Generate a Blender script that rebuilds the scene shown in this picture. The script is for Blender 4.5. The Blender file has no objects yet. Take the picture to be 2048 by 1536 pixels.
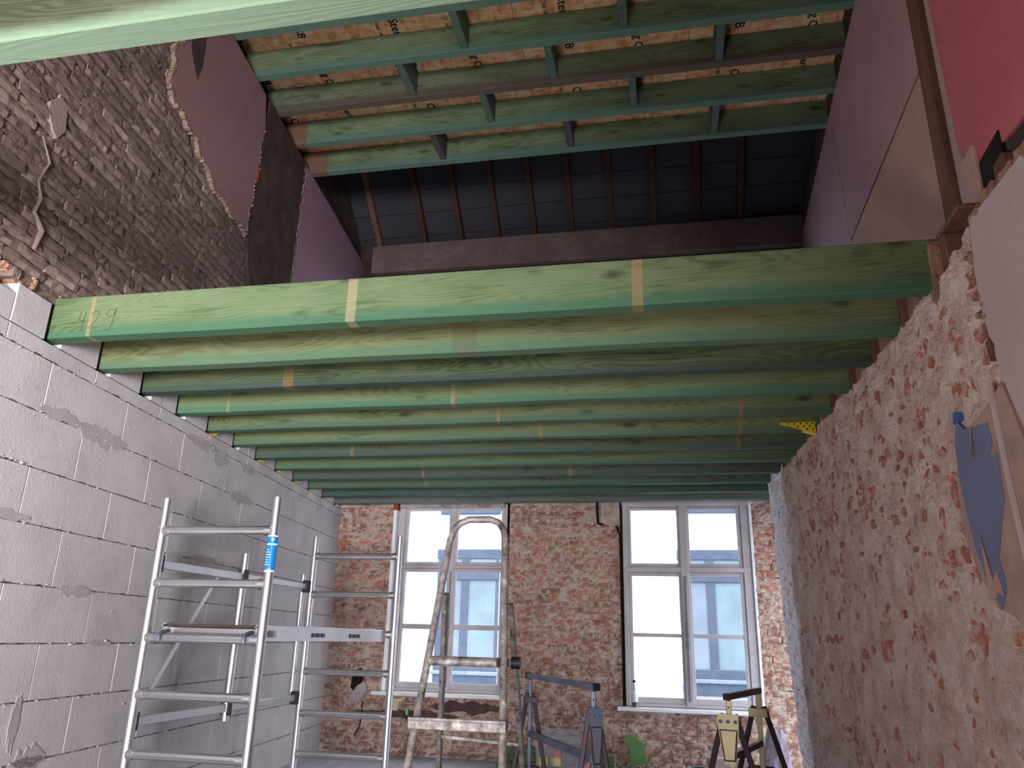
import bpy, math, random
import numpy as np
from mathutils import Vector, Matrix, noise

random.seed(7)
C = bpy.context.scene.collection
sc = bpy.context.scene

# ------------------------------------------------------------------ camera
YAW, PITCH, ROLL, FPX = .2018, .3200, .02524, 1540.0
f_ = Vector((-math.sin(YAW)*math.cos(PITCH), math.cos(YAW)*math.cos(PITCH), math.sin(PITCH)))
r0 = Vector((math.cos(YAW), math.sin(YAW), 0)); u0 = r0.cross(f_)
r_ = r0*math.cos(ROLL) + u0*math.sin(ROLL); u_ = -r0*math.sin(ROLL) + u0*math.cos(ROLL)
cd = bpy.data.cameras.new('camera'); cam = bpy.data.objects.new('camera', cd); C.objects.link(cam)
cd.sensor_width = 36; cd.lens = FPX/2048*36; cd.clip_start = .05; cd.clip_end = 200
M = Matrix((r_, u_, -f_)).transposed().to_4x4(); cam.matrix_world = M
sc.camera = cam

# ------------------------------------------------------------------ world, light, exposure
w = bpy.data.worlds.new('world'); sc.world = w; w.use_nodes = True
bg = w.node_tree.nodes['Background']; bg.inputs[0].default_value = (.89, .94, 1.0, 1); bg.inputs[1].default_value = 5.5

def area(name, loc, target, sx, sy, power, col, portal=False, spread=None):
    l = bpy.data.lights.new(name, 'AREA'); l.shape = 'RECTANGLE'; l.size = sx; l.size_y = sy
    l.energy = power; l.color = col
    if spread: l.spread = spread
    o = bpy.data.objects.new(name, l); C.objects.link(o); o.location = loc
    d = (Vector(target)-Vector(loc)).normalized(); o.rotation_euler = d.to_track_quat('-Z', 'Y').to_euler()
    if portal: l.cycles.is_portal = True
    return o
# added key lamp in a sealed niche of the rear wall, behind the camera
area('rear_key_lamp', (-.1, -3.3, -.2), (-3.0, 3.0, .9), 1.1, 1.3, 116, (1, .96, .97), spread=math.radians(60))
area('low_fill_lamp', (-1.35, .15, -.95), (-1.15, 2.4, 2.6), .9, .6, 42, (1, .96, .94), spread=math.radians(140))  # added unseen lamp near the floor, lights undersides from below
area('window_portal_right', (.17, 7.9, .38), (.17, 0, .38), 1.25, 1.9, 1, (1, 1, 1), True)
area('window_portal_left', (-2.15, 7.9, .40), (-2.15, 0, .40), 1.25, 1.85, 1, (1, 1, 1), True)

area('upper_portal_left', (-2.15, 7.9, 2.7), (-2.15, 0, 2.7), 1.25, 1.75, 1, (1, 1, 1), True)
area('upper_portal_right', (.17, 7.9, 2.7), (.17, 0, 2.7), 1.25, 1.75, 1, (1, 1, 1), True)
vs = sc.view_settings
sc.display_settings.display_device = 'sRGB'
vs.view_transform = 'Standard'; vs.look = 'None'; vs.gamma = 1; vs.use_curve_mapping = False
vs.exposure = 0.0
sc.cycles.use_denoising = True
sc.cycles.max_bounces = 8; sc.cycles.diffuse_bounces = 4; sc.cycles.glossy_bounces = 3
sc.cycles.transparent_max_bounces = 12; sc.cycles.sample_clamp_indirect = 4
sc.cycles.caustics_reflective = False; sc.cycles.caustics_refractive = False

# ------------------------------------------------------------------ materials
def lin(c):
    return tuple((x/255/12.92 if x/255 <= .04045 else ((x/255+.055)/1.055)**2.4) for x in c) + (1,)

class NT:
    def __init__(s, name, rough=.8, metal=0):
        s.m = bpy.data.materials.new(name); s.m.use_nodes = True; s.t = s.m.node_tree; s.N = s.t.nodes
        s.b = s.N['Principled BSDF']; s.b.inputs['Roughness'].default_value = rough; s.b.inputs['Metallic'].default_value = metal
        s.b.inputs['Specular IOR Level'].default_value = .3
    def n(s, typ, **kw):
        x = s.N.new(typ)
        for k, v in kw.items(): setattr(x, k, v)
        return x
    def l(s, a, b): s.t.links.new(a, b)
    def coord(s, scale=(1, 1, 1), rot=(0, 0, 0), jitter=False):
        c = s.n('ShaderNodeTexCoord'); mp = s.n('ShaderNodeMapping'); s.l(c.outputs['Object'], mp.inputs[0])
        mp.inputs['Scale'].default_value = scale; mp.inputs['Rotation'].default_value = rot
        if jitter:
            oi = s.n('ShaderNodeObjectInfo'); mu = s.n('ShaderNodeMath', operation='MULTIPLY'); mu.inputs[1].default_value = 37
            s.l(oi.outputs['Random'], mu.inputs[0]); cb = s.n('ShaderNodeCombineXYZ')
            for i in range(3): s.l(mu.outputs[0], cb.inputs[i])
            s.l(cb.outputs[0], mp.inputs['Location'])
        return mp.outputs[0]
    def noise(s, vec, scale, detail=4, rough=.55, dist=0):
        x = s.n('ShaderNodeTexNoise'); x.inputs['Scale'].default_value = scale; x.inputs['Detail'].default_value = detail
        x.inputs['Roughness'].default_value = rough; x.inputs['Distortion'].default_value = dist; s.l(vec, x.inputs['Vector']); return x.outputs['Fac']
    def ramp(s, fac, stops):
        x = s.n('ShaderNodeValToRGB'); e = x.color_ramp.elements
        while len(e) < len(stops): e.new(.5)
        for i, (p, c) in enumerate(stops):
            e[i].position = p; e[i].color = c if len(c) == 4 else lin(c)
        s.l(fac, x.inputs[0]); return x.outputs[0]
    def mix(s, fac, a, b, mode='MIX'):
        x = s.n('ShaderNodeMix', data_type='RGBA', blend_type=mode)
        for k, v in ((0, fac), (6, a), (7, b)):
            if hasattr(v, 'links'): s.l(v, x.inputs[k])
            elif isinstance(v, (tuple, list)): x.inputs[k].default_value = v if len(v) == 4 else lin(v)
            else: x.inputs[k].default_value = v
        return x.outputs[2]
    def math(s, op, a, b=None):
        x = s.n('ShaderNodeMath', operation=op)
        for i, v in enumerate((a, b)):
            if v is None: continue
            if hasattr(v, 'links'): s.l(v, x.inputs[i])
            else: x.inputs[i].default_value = v
        return x.outputs[0]
    def bump(s, h, strength=.5, dist=.005):
        x = s.n('ShaderNodeBump'); x.inputs['Strength'].default_value = strength; x.inputs['Distance'].default_value = dist
        s.l(h, x.inputs['Height']); s.l(x.outputs[0], s.b.inputs['Normal'])
    def col(s, c):
        if hasattr(c, 'links'): s.l(c, s.b.inputs['Base Color'])
        else: s.b.inputs['Base Color'].default_value = c if len(c) == 4 else lin(c)
        return s.m

def plain(name, c, rough=.7, metal=0, var=.12, sc_=8):
    t = NT(name, rough, metal); v = t.coord(jitter=True); n = t.noise(v, sc_, 5)
    a = tuple(max(0, x*(1-var)) for x in c); b = tuple(min(255, x*(1+var)) for x in c)
    t.bump(n, .25, .004)
    return t.col(t.ramp(n, [(.3, a), (.7, b)]))

def mottled(name, stops, scale=5, detail=7, rough=.9, bump=.6, bd=.01, bscale=30, metal=0, stretch=(1, 1, 1), jitter=False):
    t = NT(name, rough, metal); v = t.coord(stretch, jitter=jitter)
    n = t.noise(v, scale, detail, .65); n2 = t.noise(v, bscale, 5, .6)
    f = t.math('ADD', t.math('MULTIPLY', n, .75), t.math('MULTIPLY', n2, .25))
    t.bump(n2, bump, bd)
    return t.col(t.ramp(f, stops))

def timber(name, dark, mid, light, edge, edge_z=None, stripes=(), ends=None, axis=0, gloss=.75, tone=.86):
    """treated sawn softwood: grain along X, cathedral figure, knots, pale bands left by packing strips"""
    def ds(c, f=.68, g=.95):
        if len(c) == 4: return c
        m_ = sum(c)/3; return tuple((m_+(x-m_)*f)*g*tone*q for x, q in zip(c, (.94, 1.03, 1.0)))
    dark, mid, light, edge = ds(dark, g=.9), ds(mid), ds(light), ds(edge, .58, .95)
    t = NT(name, gloss); tc = t.n('ShaderNodeTexCoord'); O = tc.outputs['Object']
    st = [(.55, 5.5, 5.5), (5.5, .55, 5.5)][axis]
    v = t.coord(st, jitter=True)
    big = t.noise(v, 1.1, 2, .5, .3)
    rings = t.math('FRACT', t.math('MULTIPLY', big, 34))
    rings = t.math('ABSOLUTE', t.math('SUBTRACT', rings, .5))
    v2 = t.coord([(3, 120, 120), (120, 3, 120)][axis], jitter=True); fine = t.noise(v2, 1.5, 3, .6)
    v3 = t.coord([(1.2, 3, 3), (3, 1.2, 3)][axis], jitter=True); blot = t.noise(v3, 1.6, 4, .6)
    f = t.math('ADD', t.math('MULTIPLY', rings, .34), t.math('ADD', t.math('MULTIPLY', fine, .3), t.math('MULTIPLY', blot, .7)))
    c = t.ramp(f, [(.40, dark), (.56, mid), (.74, light)])
    sx = t.n('ShaderNodeSeparateXYZ'); t.l(O, sx.inputs[0])
    # knots
    vk = t.coord([(2.6, 3.2, 6), (3.2, 2.6, 6)][axis], jitter=True); vo = t.n('ShaderNodeTexVoronoi'); t.l(vk, vo.inputs['Vector']); vo.inputs['Scale'].default_value = 1.25
    kd = vo.outputs['Distance']
    kr = t.math('FRACT', t.math('MULTIPLY', kd, 22))
    kn = t.ramp(kd, [(.05, (1, 1, 1, 1)), (.22, (0, 0, 0, 1))])
    c = t.mix(t.math('MULTIPLY', kn, .8), c, tuple(x*.45+10 for x in dark[:3]))
    if edge_z is not None:
        e = t.math('SUBTRACT', sx.outputs[2], edge_z-.015); wob = t.math('MULTIPLY', blot, .09)
        e = t.math('SUBTRACT', e, wob)
        ef = t.ramp(t.math('MULTIPLY', e, 10), [(0.0, (.85, .85, .85, 1)), (.4, (0, 0, 0, 1))])
        c = t.mix(ef, c, edge)
    else:
        c = t.mix(t.math('MULTIPLY', blot, .35), c, edge)
    for xs, wd, sc_col in stripes:
        d = t.math('ABSOLUTE', t.math('SUBTRACT', sx.outputs[0], xs)); k = t.math('LESS_THAN', d, wd)
        c = t.mix(t.math('MULTIPLY', k, .36), c, tuple(q*.85 for q in sc_col))
    if ends:
        d = t.math('LESS_THAN', sx.outputs[0], ends[0]); c = t.mix(t.math('MULTIPLY', d, .8), c, ends[1])
    t.bump(t.math('ADD', t.math('MULTIPLY', fine, .7), rings), .35, .0025)
    return t.col(c)

M_block = mottled('aerated_concrete', [(.3, (176, 171, 175)), (.5, (196, 190, 194)), (.7, (208, 202, 206))], 3, 6, .95, .5, .004, 60)
M_smear = mottled('thin_bed_mortar', [(.3, (150, 138, 140)), (.7, (186, 176, 178))], 12, 5, .95, .8, .006, 80)
M_damp = mottled('damp_mortar_smear', [(.3, (164, 156, 159)), (.7, (186, 179, 182))], 9, 5, .9, .4, .003, 50)
M_dark = plain('dark_void', (26, 22, 20), .95)
M_soot = mottled('sooty_old_brick', [(.3, (58, 46, 44)), (.5, (78, 62, 58)), (.7, (104, 84, 78))], 6, 8, .95, .8, .01, 45)

M_joint = plain('joint_mortar', (120, 112, 114), .95)
def brickmat(name, stops, mort, cover=.5, soft=.06):
    t = NT(name, .93); v = t.coord(jitter=True); oi = t.n('ShaderNodeObjectInfo')
    g = t.n('ShaderNodeNewGeometry'); n = t.noise(v, 20, 6, .65)
    f = t.math('ADD', t.math('MULTIPLY', oi.outputs['Random'], .6), t.math('MULTIPLY', n, .4))
    c = t.ramp(f, stops)
    cov = t.noise(t.coord((1, 1, 1), jitter=True), 14, 7, .7)
    k = t.ramp(cov, [(cover-soft, (0, 0, 0, 1)), (cover+soft, (1, 1, 1, 1))])
    c = t.mix(k, c, mort); t.bump(t.math('ADD', n, cov), .8, .006)
    return t.col(c)
M_brick_back = brickmat('old_red_brick', [(.15, (134, 98, 86)), (.45, (160, 112, 96)), (.7, (186, 116, 94)), (.9, (164, 126, 112))], (192, 174, 164), .515)
M_brick_right = brickmat('smeared_red_brick', [(.15, (154, 98, 86)), (.5, (178, 112, 94)), (.8, (194, 118, 94))], (206, 174, 162), .52)
M_brick_up = brickmat('dark_old_brick', [(.15, (104, 88, 84)), (.5, (132, 114, 108)), (.85, (158, 140, 132))], (122, 106, 100), .58)
M_mort_back = mottled('old_lime_mortar', [(.36, (96, 76, 70)), (.43, (168, 146, 136)), (.52, (190, 170, 160)), (.68, (208, 192, 182))], 9, 9, .95, .9, .01, 50)
M_mort_right = mottled('pink_lime_mortar', [(.28, (150, 110, 100)), (.40, (204, 172, 160)), (.56, (228, 206, 196)), (.75, (242, 226, 218))], 7, 9, .95, 1.2, .015, 48)
M_mort_up = mottled('dark_rough_mortar', [(.3, (84, 70, 66)), (.5, (114, 98, 93)), (.7, (142, 126, 118))], 7, 9, .95, 1.0, .012, 55)
M_pier = mottled('flaky_whitewash', [(.36, (150, 112, 118)), (.42, (224, 214, 224)), (.56, (250, 246, 252))], 13, 9, .9, 1.0, .014, 26, stretch=(1, 1, 1.5))
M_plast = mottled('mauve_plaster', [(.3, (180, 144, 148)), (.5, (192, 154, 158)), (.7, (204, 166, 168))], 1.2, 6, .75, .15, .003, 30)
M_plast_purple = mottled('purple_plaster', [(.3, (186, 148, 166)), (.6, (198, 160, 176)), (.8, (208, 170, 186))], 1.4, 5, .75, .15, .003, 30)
M_plast_l = mottled('darkened_mauve_plaster', [(.3, (148, 114, 118)), (.5, (158, 122, 126)), (.7, (170, 134, 137))], 1.2, 6, .75, .15, .003, 30)  # darker copy of the mauve plaster, shading the left wall by colour
M_plast_purple_l = mottled('darkened_purple_plaster', [(.3, (158, 122, 144)), (.6, (168, 132, 152)), (.8, (180, 144, 162))], 1.4, 5, .75, .15, .003, 30)  # left-wall copy of the purple plaster, its shade put into the colour
M_plast_beige = mottled('beige_plaster', [(.3, (178, 144, 134)), (.5, (196, 160, 148)), (.7, (206, 172, 158))], 1.6, 6, .8, .2, .003, 30)
M_magenta = mottled('magenta_paint', [(.3, (196, 104, 112)), (.5, (210, 114, 124)), (.75, (218, 136, 146))], 1.3, 5, .7, .15, .003, 30)
M_grey_plast = mottled('grey_wall_plaster', [(.3, (176, 154, 152)), (.5, (190, 170, 168)), (.7, (200, 182, 180))], 1.6, 6, .85, .2, .004, 40)
M_edge = mottled('broken_masonry_edge', [(.3, (110, 84, 70)), (.5, (158, 124, 102)), (.7, (190, 160, 138))], 14, 8, .95, 1, .012, 50)
M_edge_p = mottled('plaster_edge', [(.3, (120, 100, 90)), (.5, (156, 134, 120)), (.7, (186, 168, 154))], 14, 8, .95, 1, .012, 50)
M_redbrick = mottled('orange_red_brick', [(.3, (120, 52, 36)), (.6, (160, 78, 52)), (.8, (176, 104, 76))], 10, 6, .95, .7, .006, 50)
M_paperpink = plain('pink_wallpaper', (176, 146, 134), .85, var=.08)
M_paperblue = plain('blue_grey_paint', (118, 124, 154), .8, var=.08, sc_=3)
M_paperblue2 = plain('bright_blue_paint', (70, 108, 170), .8, var=.08)
M_wood_old = mottled('old_brown_timber', [(.3, (84, 58, 46)), (.55, (120, 86, 70)), (.75, (146, 112, 92))], 5, 6, .9, .5, .005, 40, stretch=(1, 1, .25))
M_rafter = mottled('red_brown_rafter', [(.3, (66, 44, 42)), (.7, (90, 58, 54))], 6, 5, .9, .4, .004, 30)
M_roof = mottled('roof_underlay', [(.3, (58, 58, 68)), (.7, (76, 76, 88))], 1.5, 4, .9, .1, .003, 20)
M_kneewall = mottled('dusky_plaster_band', [(.3, (112, 96, 94)), (.5, (128, 110, 108)), (.72, (160, 142, 144))], 2.5, 7, .9, .4, .006, 30)
M_knee_low = mottled('dusky_wall_below', [(.3, (50, 38, 46)), (.7, (66, 50, 58))], 2.5, 6, .9, .4, .006, 30)

def osb_mat():
    t = NT('oriented_strand_board', .8); v = t.coord()
    vo = t.n('ShaderNodeTexVoronoi'); mp = t.coord((9, 22, 9), (0, 0, .5)); t.l(mp, vo.inputs['Vector']); vo.inputs['Scale'].default_value = 1.6
    vo2 = t.n('ShaderNodeTexVoronoi'); mp2 = t.coord((24, 8, 9), (0, 0, .3)); t.l(mp2, vo2.inputs['Vector']); vo2.inputs['Scale'].default_value = 1.3
    s1 = t.n('ShaderNodeSeparateColor'); t.l(vo.outputs['Color'], s1.inputs[0]); s2 = t.n('ShaderNodeSeparateColor'); t.l(vo2.outputs['Color'], s2.inputs[0])
    f = t.math('ADD', t.math('MULTIPLY', s1.outputs[0], .5), t.math('MULTIPLY', s2.outputs[1], .5))
    t.bump(f, .3, .002)
    return t.col(t.ramp(f, [(.1, (206, 150, 106)), (.4, (238, 186, 140)), (.65, (246, 200, 156)), (.9, (252, 222, 190))]))
M_osb = osb_mat()
M_ink = plain('black_print', (28, 26, 28), .8)
M_joistmats = [timber('upper_joist_timber', (92, 100, 66), (122, 136, 92), (150, 154, 112), (96, 140, 124), 4.065, tone=1.0),  # teal lower edge on green joists: bluish light from below, put into the colour
               timber('upper_joist_timber_red_end', (92, 100, 66), (126, 140, 98), (150, 156, 114), (96, 140, 124), 4.065, ends=(-2.96, (126, 84, 74)), tone=1.0),
               timber('upper_joist_timber_brown', (92, 88, 64), (116, 120, 86), (140, 140, 104), (120, 80, 72), 4.07, tone=1.0)]
M_noggin = timber('noggin_timber', (80, 104, 86), (104, 132, 112), (124, 146, 124), (90, 130, 120), axis=1)
M_noggin_plum = mottled('dark_noggin_timber', [(.3, (70, 62, 70)), (.7, (96, 84, 92))], 5, 5, .8, .3, .003, 30)

M_alu = mottled('brushed_aluminium', [(.3, (200, 200, 204)), (.7, (228, 228, 232))], 3, 6, .42, .15, .001, 60, metal=1.0)
M_alu_old = mottled('paint_splashed_aluminium', [(.36, (84, 76, 74)), (.45, (136, 130, 128)), (.56, (166, 160, 158)), (.66, (224, 216, 208))], 22, 9, .55, .8, .004, 60, metal=.45)
M_steel_d = plain('dark_painted_steel', (66, 54, 62), .5, .3)
M_steel_b = plain('blue_grey_zinc', (104, 112, 130), .5, .35)
M_cream = plain('cream_zinc_plate', (206, 194, 158), .4, .5, var=.06)
M_black = plain('black_plastic', (26, 25, 28), .5)
M_yellow = plain('yellow_plastic', (236, 206, 40), .5, var=.06)
M_ply = mottled('dark_deck_plywood', [(.3, (54, 42, 38)), (.7, (84, 68, 60))], 6, 6, .8, .3, .003, 40)
M_blue_lbl = plain('blue_label', (20, 128, 200), .35, var=.05)
M_white = plain('white_print', (226, 232, 238), .5, var=.03)
M_frame = mottled('white_window_paint', [(.3, (176, 168, 174)), (.6, (196, 190, 196)), (.8, (206, 200, 206))], 5, 6, .6, .2, .002, 40)
M_sill = plain('white_sill_board', (240, 243, 250), .55, var=.04)
M_board = mottled('dusty_floor_board', [(.3, (160, 158, 170)), (.5, (186, 184, 196)), (.75, (206, 204, 214))], 4, 7, .7, .3, .003, 40, stretch=(1, .15, 1), jitter=True)
M_pink = plain('coral_plastic', (244, 120, 110), .45, var=.05)
M_red = plain('red_plastic', (196, 48, 48), .5)
M_greenp = plain('green_paint', (98, 136, 84), .7, var=.1)
M_facade = plain('white_facade', (236, 238, 242), .9, var=.02)
M_oppframe = plain('blue_grey_joinery', (92, 102, 122), .7, var=.06)
M_opppane = plain('pale_blue_blind', (142, 154, 172), .6, var=.08, sc_=1.5)
M_opppane2 = plain('pale_aqua_blind', (138, 158, 168), .6, var=.08, sc_=1.5)
M_street = plain('street_paving', (150, 150, 152), .9)
M_rubble = mottled('rubble_dust', [(.3, (120, 92, 84)), (.6, (160, 138, 132)), (.8, (182, 166, 164))], 14, 7, .95, 1, .01, 60)

def clear(name, tint, rough, fac, diff=None):
    m = bpy.data.materials.new(name); m.use_nodes = True; t = m.node_tree; t.nodes.clear()
    o = t.nodes.new('ShaderNodeOutputMaterial'); mx = t.nodes.new('ShaderNodeMixShader')
    tr = t.nodes.new('ShaderNodeBsdfTransparent'); tr.inputs[0].default_value = tint
    if diff: b = t.nodes.new('ShaderNodeBsdfDiffuse'); b.inputs[0].default_value = lin(diff)
    else: b = t.nodes.new('ShaderNodeBsdfGlossy'); b.inputs['Roughness'].default_value = rough
    mx.inputs[0].default_value = fac
    t.links.new(tr.outputs[0], mx.inputs[1]); t.links.new(b.outputs[0], mx.inputs[2]); t.links.new(mx.outputs[0], o.inputs[0]); return m
M_glass = clear('window_glass', (.96, .98, 1, 1), .02, .05)
M_clear = clear('clear_box_plastic', (.95, .97, 1, 1), .2, .24, (222, 226, 238))
M_bottle = clear('clear_bottle_plastic', (.92, .95, .97, 1), .1, .3)

# ------------------------------------------------------------------ mesh helpers
class MB:
    def __init__(s): s.v = []; s.f = []
    def add(s, vs, fs):
        o = len(s.v); s.v += [tuple(x) for x in vs]; s.f += [tuple(i+o for i in q) for q in fs]; return s
    def hexa(s, p):     # 8 corners: bottom 4 ccw, top 4 ccw
        return s.add(p, [(3, 2, 1, 0), (4, 5, 6, 7), (0, 1, 5, 4), (1, 2, 6, 5), (2, 3, 7, 6), (3, 0, 4, 7)])
    def box(s, a, b, ch=0.0):
        x0, y0, z0 = a; x1, y1, z1 = b
        if ch <= 0:
            return s.hexa([(x0, y0, z0), (x1, y0, z0), (x1, y1, z0), (x0, y1, z0), (x0, y0, z1), (x1, y0, z1), (x1, y1, z1), (x0, y1, z1)])
        vs, fs = chbox(x1-x0, y1-y0, z1-z0, ch)
        return s.add([(x+(x0+x1)/2, y+(y0+y1)/2, z+(z0+z1)/2) for x, y, z in vs], fs)
    def frame(s, O, ax, ay, az, a, b, ch=0.0):   # box in a local frame
        t = MB().box(a, b, ch); O = Vector(O)
        return s.add([O + ax*x + ay*y + az*z for x, y, z in t.v], t.f)
    def bar(s, p, q, wx, wy, up=(0, 0, 1), ch=.0):
        p = Vector(p); q = Vector(q); d = (q-p); L = d.length; d.normalize(); up = Vector(up)
        if abs(d.dot(up)) > .95: up = Vector((0, 1, 0))
        sx = d.cross(up).normalized(); sy = sx.cross(d)
        return s.frame(p, sx, sy, d, (-wx/2, -wy/2, 0), (wx/2, wy/2, L), ch)
    def tube(s, pts, r, n=12, cap=True, ribs=0):
        pts = [Vector(p) for p in pts]; o = len(s.v); rr = r if isinstance(r, (list, tuple)) else [r]*len(pts)
        t0 = (pts[1]-pts[0]).normalized(); up = Vector((0, 0, 1)) if abs(t0.z) < .9 else Vector((0, 1, 0))
        x = t0.cross(up).normalized()
        for i, p in enumerate(pts):
            t = ((pts[min(i+1, len(pts)-1)]-pts[max(i-1, 0)])).normalized(); x = (x - t*x.dot(t)).normalized(); y = t.cross(x)
            for k in range(n):
                a = 2*math.pi*k/n; q = rr[i]*(1 - (ribs if k % 2 else 0)); s.v.append(tuple(p + x*math.cos(a)*q + y*math.sin(a)*q))
        for i in range(len(pts)-1):
            for k in range(n):
                a = o+i*n+k; b = o+i*n+(k+1) % n; s.f.append((a, b, b+n, a+n))
        if cap: s.f.append(tuple(o+k for k in range(n))[::-1]); s.f.append(tuple(o+(len(pts)-1)*n+k for k in range(n)))
        return s
    def prism(s, poly, P, d0, d1):     # polygon in plane coords -> solid between depths d0,d1
        n = len(poly); a = [P(u, v, d0) for u, v in poly]; b = [P(u, v, d1) for u, v in poly]
        return s.add(a+b, [tuple(range(n))[::-1], tuple(range(n, 2*n))] + [(i, (i+1) % n, n+(i+1) % n, n+i) for i in range(n)])
    def build_each(s, name, mat, parent=None, smooth=False, org=None):
        par = list(range(len(s.v)))
        def find(a):
            while par[a] != a: par[a] = par[par[a]]; a = par[a]
            return a
        for q in s.f:
            for i in q[1:]: par[find(i)] = find(q[0])
        gr = {}
        for q in s.f: gr.setdefault(find(q[0]), []).append(q)
        out = []
        for fs in gr.values():
            ids = sorted({i for q in fs for i in q}); mp = {i: k for k, i in enumerate(ids)}
            m = MB(); m.v = [s.v[i] for i in ids]; m.f = [tuple(mp[i] for i in q) for q in fs]; out.append(m.build(name, mat, parent, smooth, org=org))
        return out
    def build(s, name, mat, parent=None, smooth=False, kind=None, org=None):
        me = bpy.data.meshes.new(name)
        off = parent_world(parent) if parent else Vector(org or (0, 0, 0))
        me.from_pydata([tuple(Vector(v)-off) for v in s.v], [], s.f); me.materials.append(mat)
        import bmesh
        bm = bmesh.new(); bm.from_mesh(me); bmesh.ops.recalc_face_normals(bm, faces=bm.faces); bm.to_mesh(me); bm.free()
        if smooth:
            me.polygons.foreach_set('use_smooth', [True]*len(me.polygons))
            try: me.set_sharp_from_angle(angle=math.radians(38))
            except Exception: pass
        me.update()
        o = bpy.data.objects.new(name, me); C.objects.link(o)
        if parent: o.parent = parent
        else: o.location = off
        if kind: o['kind'] = kind
        return o

def parent_world(p):
    v = Vector((0, 0, 0))
    while p: v += p.location; p = p.parent
    return v

def chbox(w, d, h, c):
    c = min(c, w*.45, d*.45, h*.45); vs = []; fs = []
    X, Y, Z = w/2, d/2, h/2; idx = {}
    for sx in (-1, 1):
        for sy in (-1, 1):
            for sz in (-1, 1):
                idx[sx, sy, sz, 0] = len(vs); vs.append((sx*X, sy*(Y-c), sz*(Z-c)))
                idx[sx, sy, sz, 1] = len(vs); vs.append((sx*(X-c), sy*Y, sz*(Z-c)))
                idx[sx, sy, sz, 2] = len(vs); vs.append((sx*(X-c), sy*(Y-c), sz*Z))
                fs.append(tuple(idx[sx, sy, sz, k] for k in range(3)))
    for s in (-1, 1):
        fs.append((idx[s, -1, -1, 0], idx[s, 1, -1, 0], idx[s, 1, 1, 0], idx[s, -1, 1, 0]))
        fs.append((idx[-1, s, -1, 1], idx[1, s, -1, 1], idx[1, s, 1, 1], idx[-1, s, 1, 1]))
        fs.append((idx[-1, -1, s, 2], idx[1, -1, s, 2], idx[1, 1, s, 2], idx[-1, 1, s, 2]))
        for t in (-1, 1):
            fs.append((idx[s, t, -1, 0], idx[s, t, -1, 1], idx[s, t, 1, 1], idx[s, t, 1, 0]))
            fs.append((idx[s, -1, t, 0], idx[s, -1, t, 2], idx[s, 1, t, 2], idx[s, 1, t, 0]))
            fs.append((idx[-1, s, t, 1], idx[-1, s, t, 2], idx[1, s, t, 2], idx[1, s, t, 1]))
    return vs, fs

def tag(o, label, cat, group=None):
    o['label'] = label; o['category'] = cat
    if group: o['group'] = group
    return o
def thing(name, label, cat, loc, group=None):
    o = bpy.data.objects.new(name, None); o.empty_display_size = .1; C.objects.link(o); o.location = loc
    return tag(o, label, cat, group)
def struct(o): o['kind'] = 'structure'; return o
def rnd(a, b): return random.uniform(a, b)
X3, Y3, Z3 = Vector((1, 0, 0)), Vector((0, 1, 0)), Vector((0, 0, 1))

# ------------------------------------------------------------------ wall frames: (s along wall, z up, d out of the wall into the room)
aL = -.118; tL = Vector((math.sin(aL), math.cos(aL), 0)); nL = Vector((math.cos(aL), -math.sin(aL), 0)); cL = -2.4297
aR = -.0394; tR = Vector((math.sin(aR), math.cos(aR), 0)); nR = Vector((-math.cos(aR), math.sin(aR), 0)); cR = -1.1275
def PL(s, z, d=0): return nL*(cL+d) + tL*s + Z3*z
def PR(s, z, d=0): return nR*(cR+d) + tR*s + Z3*z
YB = 7.59
def PB(x, z, d=0): return Vector((x, YB-d, z))
_a = Vector((1.36, 4.4, 0)); _b = Vector((1.515, 7.8, 0)); tU = (_b-_a).normalized(); nU = Vector((-tU.y, tU.x, 0))
def PU(y, z, d=0): return _a + tU*((y-4.4)/tU.y) + nU*d + Z3*z
def sL(y): return (y + math.sin(aL)*cL*1.0)/math.cos(aL) if False else (y - (cL*nL.y))/tL.y

FLOOR = -1.055; CEIL = 1.275; BH = .205; UZ = 4.06
BY = [2.85 + .41*k for k in range(12)]

def hfield(P, s0, s1, z0, z1, step, depth, keep=None, mat=None, name='mortar', parent=None):
    ns = int((s1-s0)/step)+1; nz = int((z1-z0)/step)+1
    vs = []; fs = []
    for j in range(nz):
        for i in range(ns):
            s = s0+i*(s1-s0)/(ns-1); z = z0+j*(z1-z0)/(nz-1); vs.append(tuple(P(s, z, depth(s, z))))
    for j in range(nz-1):
        for i in range(ns-1):
            if keep:
                s = s0+(i+.5)*(s1-s0)/(ns-1); z = z0+(j+.5)*(z1-z0)/(nz-1)
                if not keep(s, z): continue
            a = j*ns+i; fs.append((a, a+1, a+1+ns, a+ns))
    me = bpy.data.meshes.new(name); off = parent_world(parent)
    me.from_pydata([tuple(Vector(v)-off) for v in vs], [], fs); me.materials.append(mat)
    o = bpy.data.objects.new(name, me); C.objects.link(o); o.parent = parent
    # make the normals look out into the room
    if me.polygons and me.polygons[0].normal.dot(P(0, 0, 1)-P(0, 0, 0)) < 0: me.flip_normals()
    me.update(); return o

def fbm(s, z, k, seed=0, oc=4): return noise.fractal(Vector((s*k+seed, z*k-seed, seed*.37)), .9, 2.1, oc)

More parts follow.
